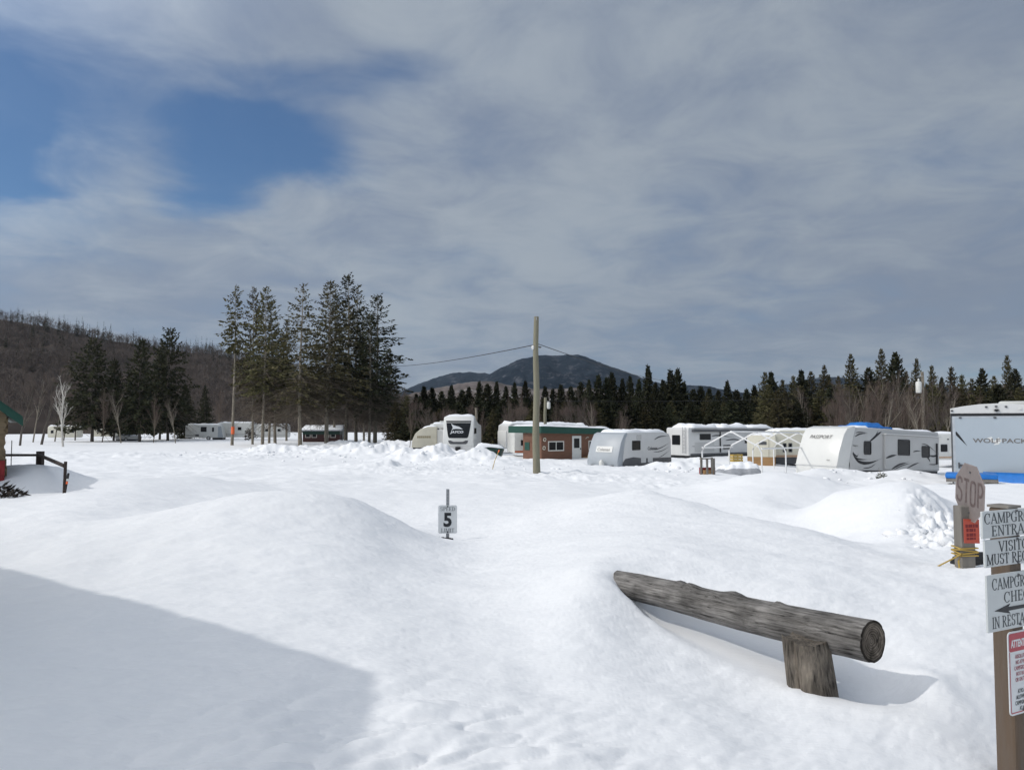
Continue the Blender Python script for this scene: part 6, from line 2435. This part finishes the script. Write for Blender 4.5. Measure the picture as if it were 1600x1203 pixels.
def board(x_l, y_t, y_b, lines, mink, extra=None):
    a0, zt_ = on_sign(x_l, y_t)
    _, zb_ = on_sign(x_l, y_b)
    ctr = pcx + 0.005
    a1 = 2 * ctr - a0
    m = MB()
    m.prism([(a0, zb_), (a1, zb_), (a1, zt_), (a0, zt_)], sface, 0.0, 0.012)
    o = m.build('sign_board', M_signgrey, t, bevel=0.003)
    for s, frac, hfrac, ws, off in lines:
        sf_ = Serif()
        hh_ = (zt_ - zb_) * hfrac
        tot = sum(Serif().glyph(c_) + 0.07 for c_ in s) - 0.07
        sf_.line(s, ctr + off, zb_ + (zt_ - zb_) * frac, hh_, (a1 - a0) * ws / (tot * hh_))
        sf_.build('lettering', mink, o, sface, 0.0122, 0.0135)
    for fr in (0.06, 0.94):
        m = MB()
        p_ = Vector((ctr - 0.01, 0, zb_ + (zt_ - zb_) * fr))
        m.tube([(p_.x, -0.097, p_.z), (p_.x, -0.103, p_.z)], 0.007, 8)
        m.build('bolt', M_dgrey, o)
    return o, a0, a1, zb_, zt_


board(1531, 799, 842, [('CAMPGROUND', 0.53, 0.39, 0.95, 0.0), ('ENTRANCE', 0.07, 0.38, 0.76, 0.0)], M_ink)
board(1535, 844, 887, [('VISITORS', 0.53, 0.39, 0.62, 0.006), ('MUST REGISTER', 0.08, 0.39, 0.96, 0.0)], M_ink2)
o, a0, a1, zb_, zt_ = board(1538, 899, 989, [('CAMPGROUND', 0.73, 0.20, 0.85, 0.0), ('CHECK', 0.48, 0.19, 0.50, 0.0), ('IN RESTAURANT', 0.06, 0.20, 0.88, 0.0)], M_ink)
m = MB()
zz = zb_ + (zt_ - zb_) * 0.365
hA = (zt_ - zb_) * 0.055
wA = a1 - a0
m.prism([(a0 + wA * 0.10, zz), (a0 + wA * 0.34, zz + hA * 1.6), (a0 + wA * 0.31, zz + hA * 0.62), (a1 - wA * 0.10, zz + hA * 0.5), (a1 - wA * 0.10, zz - hA * 0.5), (a0 + wA * 0.31, zz - hA * 0.62), (a0 + wA * 0.34, zz - hA * 1.6)], sface, 0.0122, 0.0135)
m.build('arrow', M_ink2, o)
# notice plate below
a0, zt_ = on_sign(1573, 988)
_, zb_ = on_sign(1577, 1119)
ctr = pcx + 0.012
a1 = 2 * ctr - a0
m = MB()
m.prism(rect(a0, a1, zb_, zt_, 0.022), sface, 0.0, 0.004)
o = m.build('notice_plate', M_signwhite, t)
m = MB()
hr = (zt_ - zb_) * 0.24
m.prism(rect(a0 + 0.009, a1 - 0.009, zt_ - hr, zt_ - 0.009, 0.012), sface, 0.0042, 0.0052)
m.build('red_header', M_signred, o)
m = MB()
for (x0, x1, z0_, z1_) in ((a0 + 0.009, a0 + 0.014, zb_ + 0.015, zt_ - hr), (a1 - 0.014, a1 - 0.009, zb_ + 0.015, zt_ - hr), (a0 + 0.014, a1 - 0.014, zb_ + 0.010, zb_ + 0.015)):
    m.prism(rect(x0, x1, z0_, z1_), sface, 0.0042, 0.0052)
m.build('red_border', M_signred, o)
text('ATTENTION', 0.052, M_signwhite, o, sface, ctr, zt_ - hr * 0.78, 0.0056, sx=0.60, align='CENTER', bold=0.002, ext=0.0004)
rows = ['ABSOLUTELY', 'NO ATVS IN', 'CAMPGROUND', 'NOT IN USE', 'OR ON TRAIL', '', 'ATVS ARE', 'ALLOWED IN', 'CAMPGROUND', 'AT ALL']
for k, s in enumerate(rows):
    if s:
        text(s, 0.030, M_redink if k < 5 else M_ink, o, sface, ctr, zt_ - hr - 0.038 - k * 0.0295, 0.0052, sx=0.62, align='CENTER', ext=0.0004)
m = MB()
m.tube([(ctr, -0.09, zb_ + 0.02), (ctr, -0.094, zb_ + 0.02)], 0.006, 8)
m.build('bolt', M_dgrey, o)

# ---- stop sign ------------------------------------------------------------------------------------
D2 = 8.5
q = P(1508, 885, D2)
gz = H(q.x, D2)
t = thing('stop_sign', 'faded pinkish octagonal stop sign on a square wooden post tied with yellow rope', 'stop sign', (q.x, D2, gz))
b = MB()
b.box(-0.075, 0.075, -0.075, 0.075, -0.5, P(1510, 790, D2).z - gz)
b.build('post', M_plank, t, bevel=0.01)
sc_pt = P(1518, 769.5, D2 - 0.1)
sg = bpy.data.objects.new('sign_face_mount', None)
yaw = R(-94.5)
# board plane: horizontal axis u (viewer's left to right), facing the left of the camera
u_ = Vector((math.cos(yaw), math.sin(yaw), 0))
n_ = Vector((u_.y, -u_.x, 0))          # towards the camera's left
roll = R(-7)
U = u_ * math.cos(roll) + Vector((0, 0, 1)) * math.sin(roll)
Wv = Vector((0, 0, 1)) * math.cos(roll) - u_ * math.sin(roll)
c0 = Vector((sc_pt.x - q.x, -0.1, sc_pt.z - gz)) + n_ * 0.02
sfn = lambda a, z_, d: tuple(c0 + U * a + Wv * z_ + n_ * d)
bpy.data.objects.remove(sg)
rr_ = 0.305 / math.cos(R(22.5))
octo = [(rr_ * math.cos(R(22.5 + 45 * k)), rr_ * math.sin(R(22.5 + 45 * k))) for k in range(8)]
b = MB()
b.prism(octo, sfn, -0.004, 0.0)
pl_ = b.build('sign_plate', M_stop, t)
b = MB()
for k in range(8):
    p_, p2 = octo[k], octo[(k + 1) % 8]
    b.prism([p_, p2, (p2[0] * .965, p2[1] * .965), (p_[0] * .965, p_[1] * .965)], sfn, 0.0002, 0.0014)
b.build('border', mat('faded_sign_edge', (0.27, 0.225, 0.21), 0.6), pl_)


def stroke_text(s, parent, fn, cx0, cy0, h, w, gap, th, m, d0, d1):
    b = MB()
    shapes = {
        'S': [(0.95, 0.80), (0.85, 0.95), (0.5, 1.0), (0.15, 0.95), (0.05, 0.78), (0.15, 0.60), (0.5, 0.52), (0.85, 0.42), (0.95, 0.24), (0.85, 0.06), (0.5, 0.0), (0.15, 0.05), (0.05, 0.20)],
        'O': [(0.5, 1.0), (0.15, 0.95), (0.05, 0.75), (0.05, 0.25), (0.15, 0.05), (0.5, 0.0), (0.85, 0.05), (0.95, 0.25), (0.95, 0.75), (0.85, 0.95), (0.5, 1.0)],
    }
    x = cx0 - (len(s) * w + (len(s) - 1) * gap) / 2
    for ch in s:
        if ch in shapes:
            b.ribbon([(x + a * w, cy0 + (z_ - 0.5) * h) for a, z_ in shapes[ch]], lambda t_: th, fn, d1)
        if ch == 'T':
            b.prism(rect(x, x + w, cy0 + h / 2 - th / 2, cy0 + h / 2 + th / 2), fn, d0, d1)
            b.prism(rect(x + w / 2 - th / 2, x + w / 2 + th / 2, cy0 - h / 2, cy0 + h / 2 - th / 2), fn, d0, d1)
        if ch == 'P':
            b.prism(rect(x, x + th, cy0 - h / 2, cy0 + h / 2 + th / 2), fn, d0, d1)
            b.ribbon([(x + th, cy0 + h / 2), (x + w * 0.7, cy0 + h / 2), (x + w, cy0 + h * 0.25), (x + w * 0.7, cy0), (x + th, cy0)], lambda t_: th, fn, d1)
        x += w + gap
    return b.build('lettering', m, parent)


stroke_text('STOP', pl_, sfn, 0.0, 0.0, 0.255, 0.106, 0.036, 0.032, M_stopink, 0.0002, 0.0016)
for z_ in (0.22, -0.22):
    b = MB()
    b.prism([(0.012 * math.cos(R(45 * k)), z_ + 0.012 * math.sin(R(45 * k))) for k in range(8)], sfn, 0.0005, 0.008)
    b.build('bolt', M_dgrey, pl_)
# small red notice on the post
r0, r1 = P(1512, 812, D2 - 0.2), P(1532, 850, D2 - 0.2)
c1 = Vector((r0.x - q.x, -0.2 + 0.06, r0.z - gz))
rw_, rh_ = 0.19, r0.z - r1.z
rfn = lambda a, z_, d: (c1.x + a, -0.12 - d + a * 0.2, c1.z + z_)
b = MB()
b.prism([(0, 0), (rw_, -0.01), (rw_, -rh_ - 0.01), (0, -rh_)], rfn, 0, 0.006)
rp_ = b.build('red_notice', mat('orange_red_notice', (0.50, 0.085, 0.05), 0.5, 0.12, 8), t)
b = MB()
for z0_, z1_, x0 in ((-0.095, -0.06, 0.02), (-0.14, -0.105, 0.03), (-0.19, -0.155, 0.03), (-0.225, -0.2, 0.03)):
    xx = x0
    for k in (0.028, 0.05, 0.02, 0.034)[:3 if x0 > 0.025 else 4]:
        b.prism(rect(xx, xx + k, z0_, z1_), rfn, 0.0062, 0.0075)
        xx += k + 0.007
b.build('worn_print', mat('dark_red_print', (0.20, 0.02, 0.02), 0.5), rp_)
# yellow rope
b = MB()
zr = P(1506, 866, D2).z - gz
for k in range(4):
    z_ = zr + k * 0.026
    w_ = 0.092
    tl = 0.012 * math.sin(k * 2.2)
    b.tube([(-w_, -w_, z_ - tl), (w_, -w_, z_ + tl), (w_, w_, z_ - tl), (-w_, w_, z_ + tl), (-w_, -w_, z_ - tl)], 0.008, 6)
b.tube([(-0.09, -0.10, zr + 0.03), (-0.14, -0.12, zr - 0.05), (-0.13, -0.12, zr - 0.15)], 0.009, 6)
b.tube([(-0.09, -0.10, zr + 0.02), (-0.35, -0.12, zr - 0.10), (-0.62, -0.1, zr - 0.22)], 0.008, 6)
b.build('rope', M_yellow, t, smooth=True)
# dark boulder of bagged stuff behind it
q = P(1526, 890, 8.75)
t = thing('stone', 'dark rock half buried in snow right behind the stop sign post', 'rock', (q.x + 0.13, 8.85, H(q.x, 8.8) - 0.02))
b = bmesh.new()
bmesh.ops.create_icosphere(b, subdivisions=3, radius=1)
me = bpy.data.meshes.new('rock')
for v in b.verts:
    k = 1 + 0.25 * float(fbm(np.array([v.co.x * 1.3 + v.co.z]), np.array([v.co.y * 1.3 - v.co.z]), 77, 3)[0])
    v.co = Vector((v.co.x * 0.34, v.co.y * 0.2, v.co.z * 0.13)) * k
for f in b.faces:
    f.smooth = True
b.to_mesh(me)
b.free()
me.materials.append(mat('black_rock', (0.012, 0.012, 0.013), 0.7, 0.4, 8, bump=0.5))
o = link(bpy.data.objects.new('rock', me))
o.parent = t

# ---- speed limit sign -----------------------------------------------------------------------------
D3 = 12.75
q = P(699.5, 836, D3)
gz = H(q.x, D3)
t = thing('speed_limit_sign', 'small white SPEED 5 LIMIT sign on a steel post in the snow hollow', 'speed sign', (q.x, D3, gz), R(2))
zt_ = P(700, 764, D3).z - gz
b = MB()
b.box(-0.022, 0.022, 0.0, 0.008, -0.5, zt_)
b.box(-0.026, -0.022, -0.012, 0.008, -0.5, zt_)
b.box(0.022, 0.026, -0.012, 0.008, -0.5, zt_)
b.build('post', M_steel, t)
b = MB()
k = 0
z_ = zt_ - 0.04
while z_ > 0.5:
    b.tube([(0, -0.0005, z_), (0, -0.0015, z_)], 0.006, 8)
    z_ -= 0.05
b.build('post_holes', M_black, t)
z0_, z1_ = P(700, 833, D3).z - gz, P(700, 789, D3).z - gz
hw = 14.6 / FPX * D3
ff = lambda a, z_, d: (a, -0.014 - d, z_)
b = MB()
b.prism(rect(-hw, hw, z0_, z1_, 0.03), ff, 0, 0.004)
pl_ = b.build('sign_plate', M_signwhite, t)
sf_ = Serif()
hh_ = (z1_ - z0_)
sf_.line('SPEED', 0, z0_ + hh_ * 0.80, hh_ * 0.135, 1.0)
sf_.build('lettering', M_ink, pl_, ff, 0.0042, 0.0055)
sf_ = Serif()
sf_.line('LIMIT', 0, z0_ + hh_ * 0.045, hh_ * 0.135, 1.0)
sf_.build('lettering', M_ink, pl_, ff, 0.0042, 0.0055)
text('5', hh_ * 0.66, M_ink2, pl_, ff, 0, z0_ + hh_ * 0.26, 0.0056, bold=0.012, sx=0.95, align='CENTER', name='numeral', ext=0.0008)
for z_ in (z0_ + 0.02, z1_ - 0.02):
    b = MB()
    b.tube([(0, -0.018, z_), (0, -0.03, z_)], 0.012, 8)
    b.build('bolt', M_black, t)
b = MB()
rnd = random.Random(2)
for k in range(7):
    x = -0.15 + k * 0.036
    z_ = -0.03 + rnd.uniform(0, 0.05)
    b.box(x - 0.03, x + 0.03, -0.09 + rnd.uniform(-.01, .01), -0.03, z_ - 0.05, z_ + 0.035)
b.build('dark_clod', mat('dark_clod', (0.02, 0.02, 0.022), 0.8, 0.4, 20), t, bevel=0.012, smooth=True)

# ------------------------------------------------------------------ the air between here and the mountain
USE_HAZE = True
if USE_HAZE:
    hm = bpy.data.materials.new('haze')
    hm.use_nodes = True
    ht = hm.node_tree
    ht.nodes.clear()
    ho = nd(ht, 'ShaderNodeOutputMaterial')
    hv = nd(ht, 'ShaderNodeVolumePrincipled')
    hv.inputs['Color'].default_value = (0.64, 0.80, 1.0, 1)
    hv.inputs['Density'].default_value = 0.00005
    ht.links.new(hv.outputs[0], ho.inputs['Volume'])
    b = MB()
    b.box(-3500, 3500, -300, 4000, -3, 420)
    o = b.build('haze', hm)
    tag(o, 'thin blue air in front of the mountain', 'haze', kind='stuff')
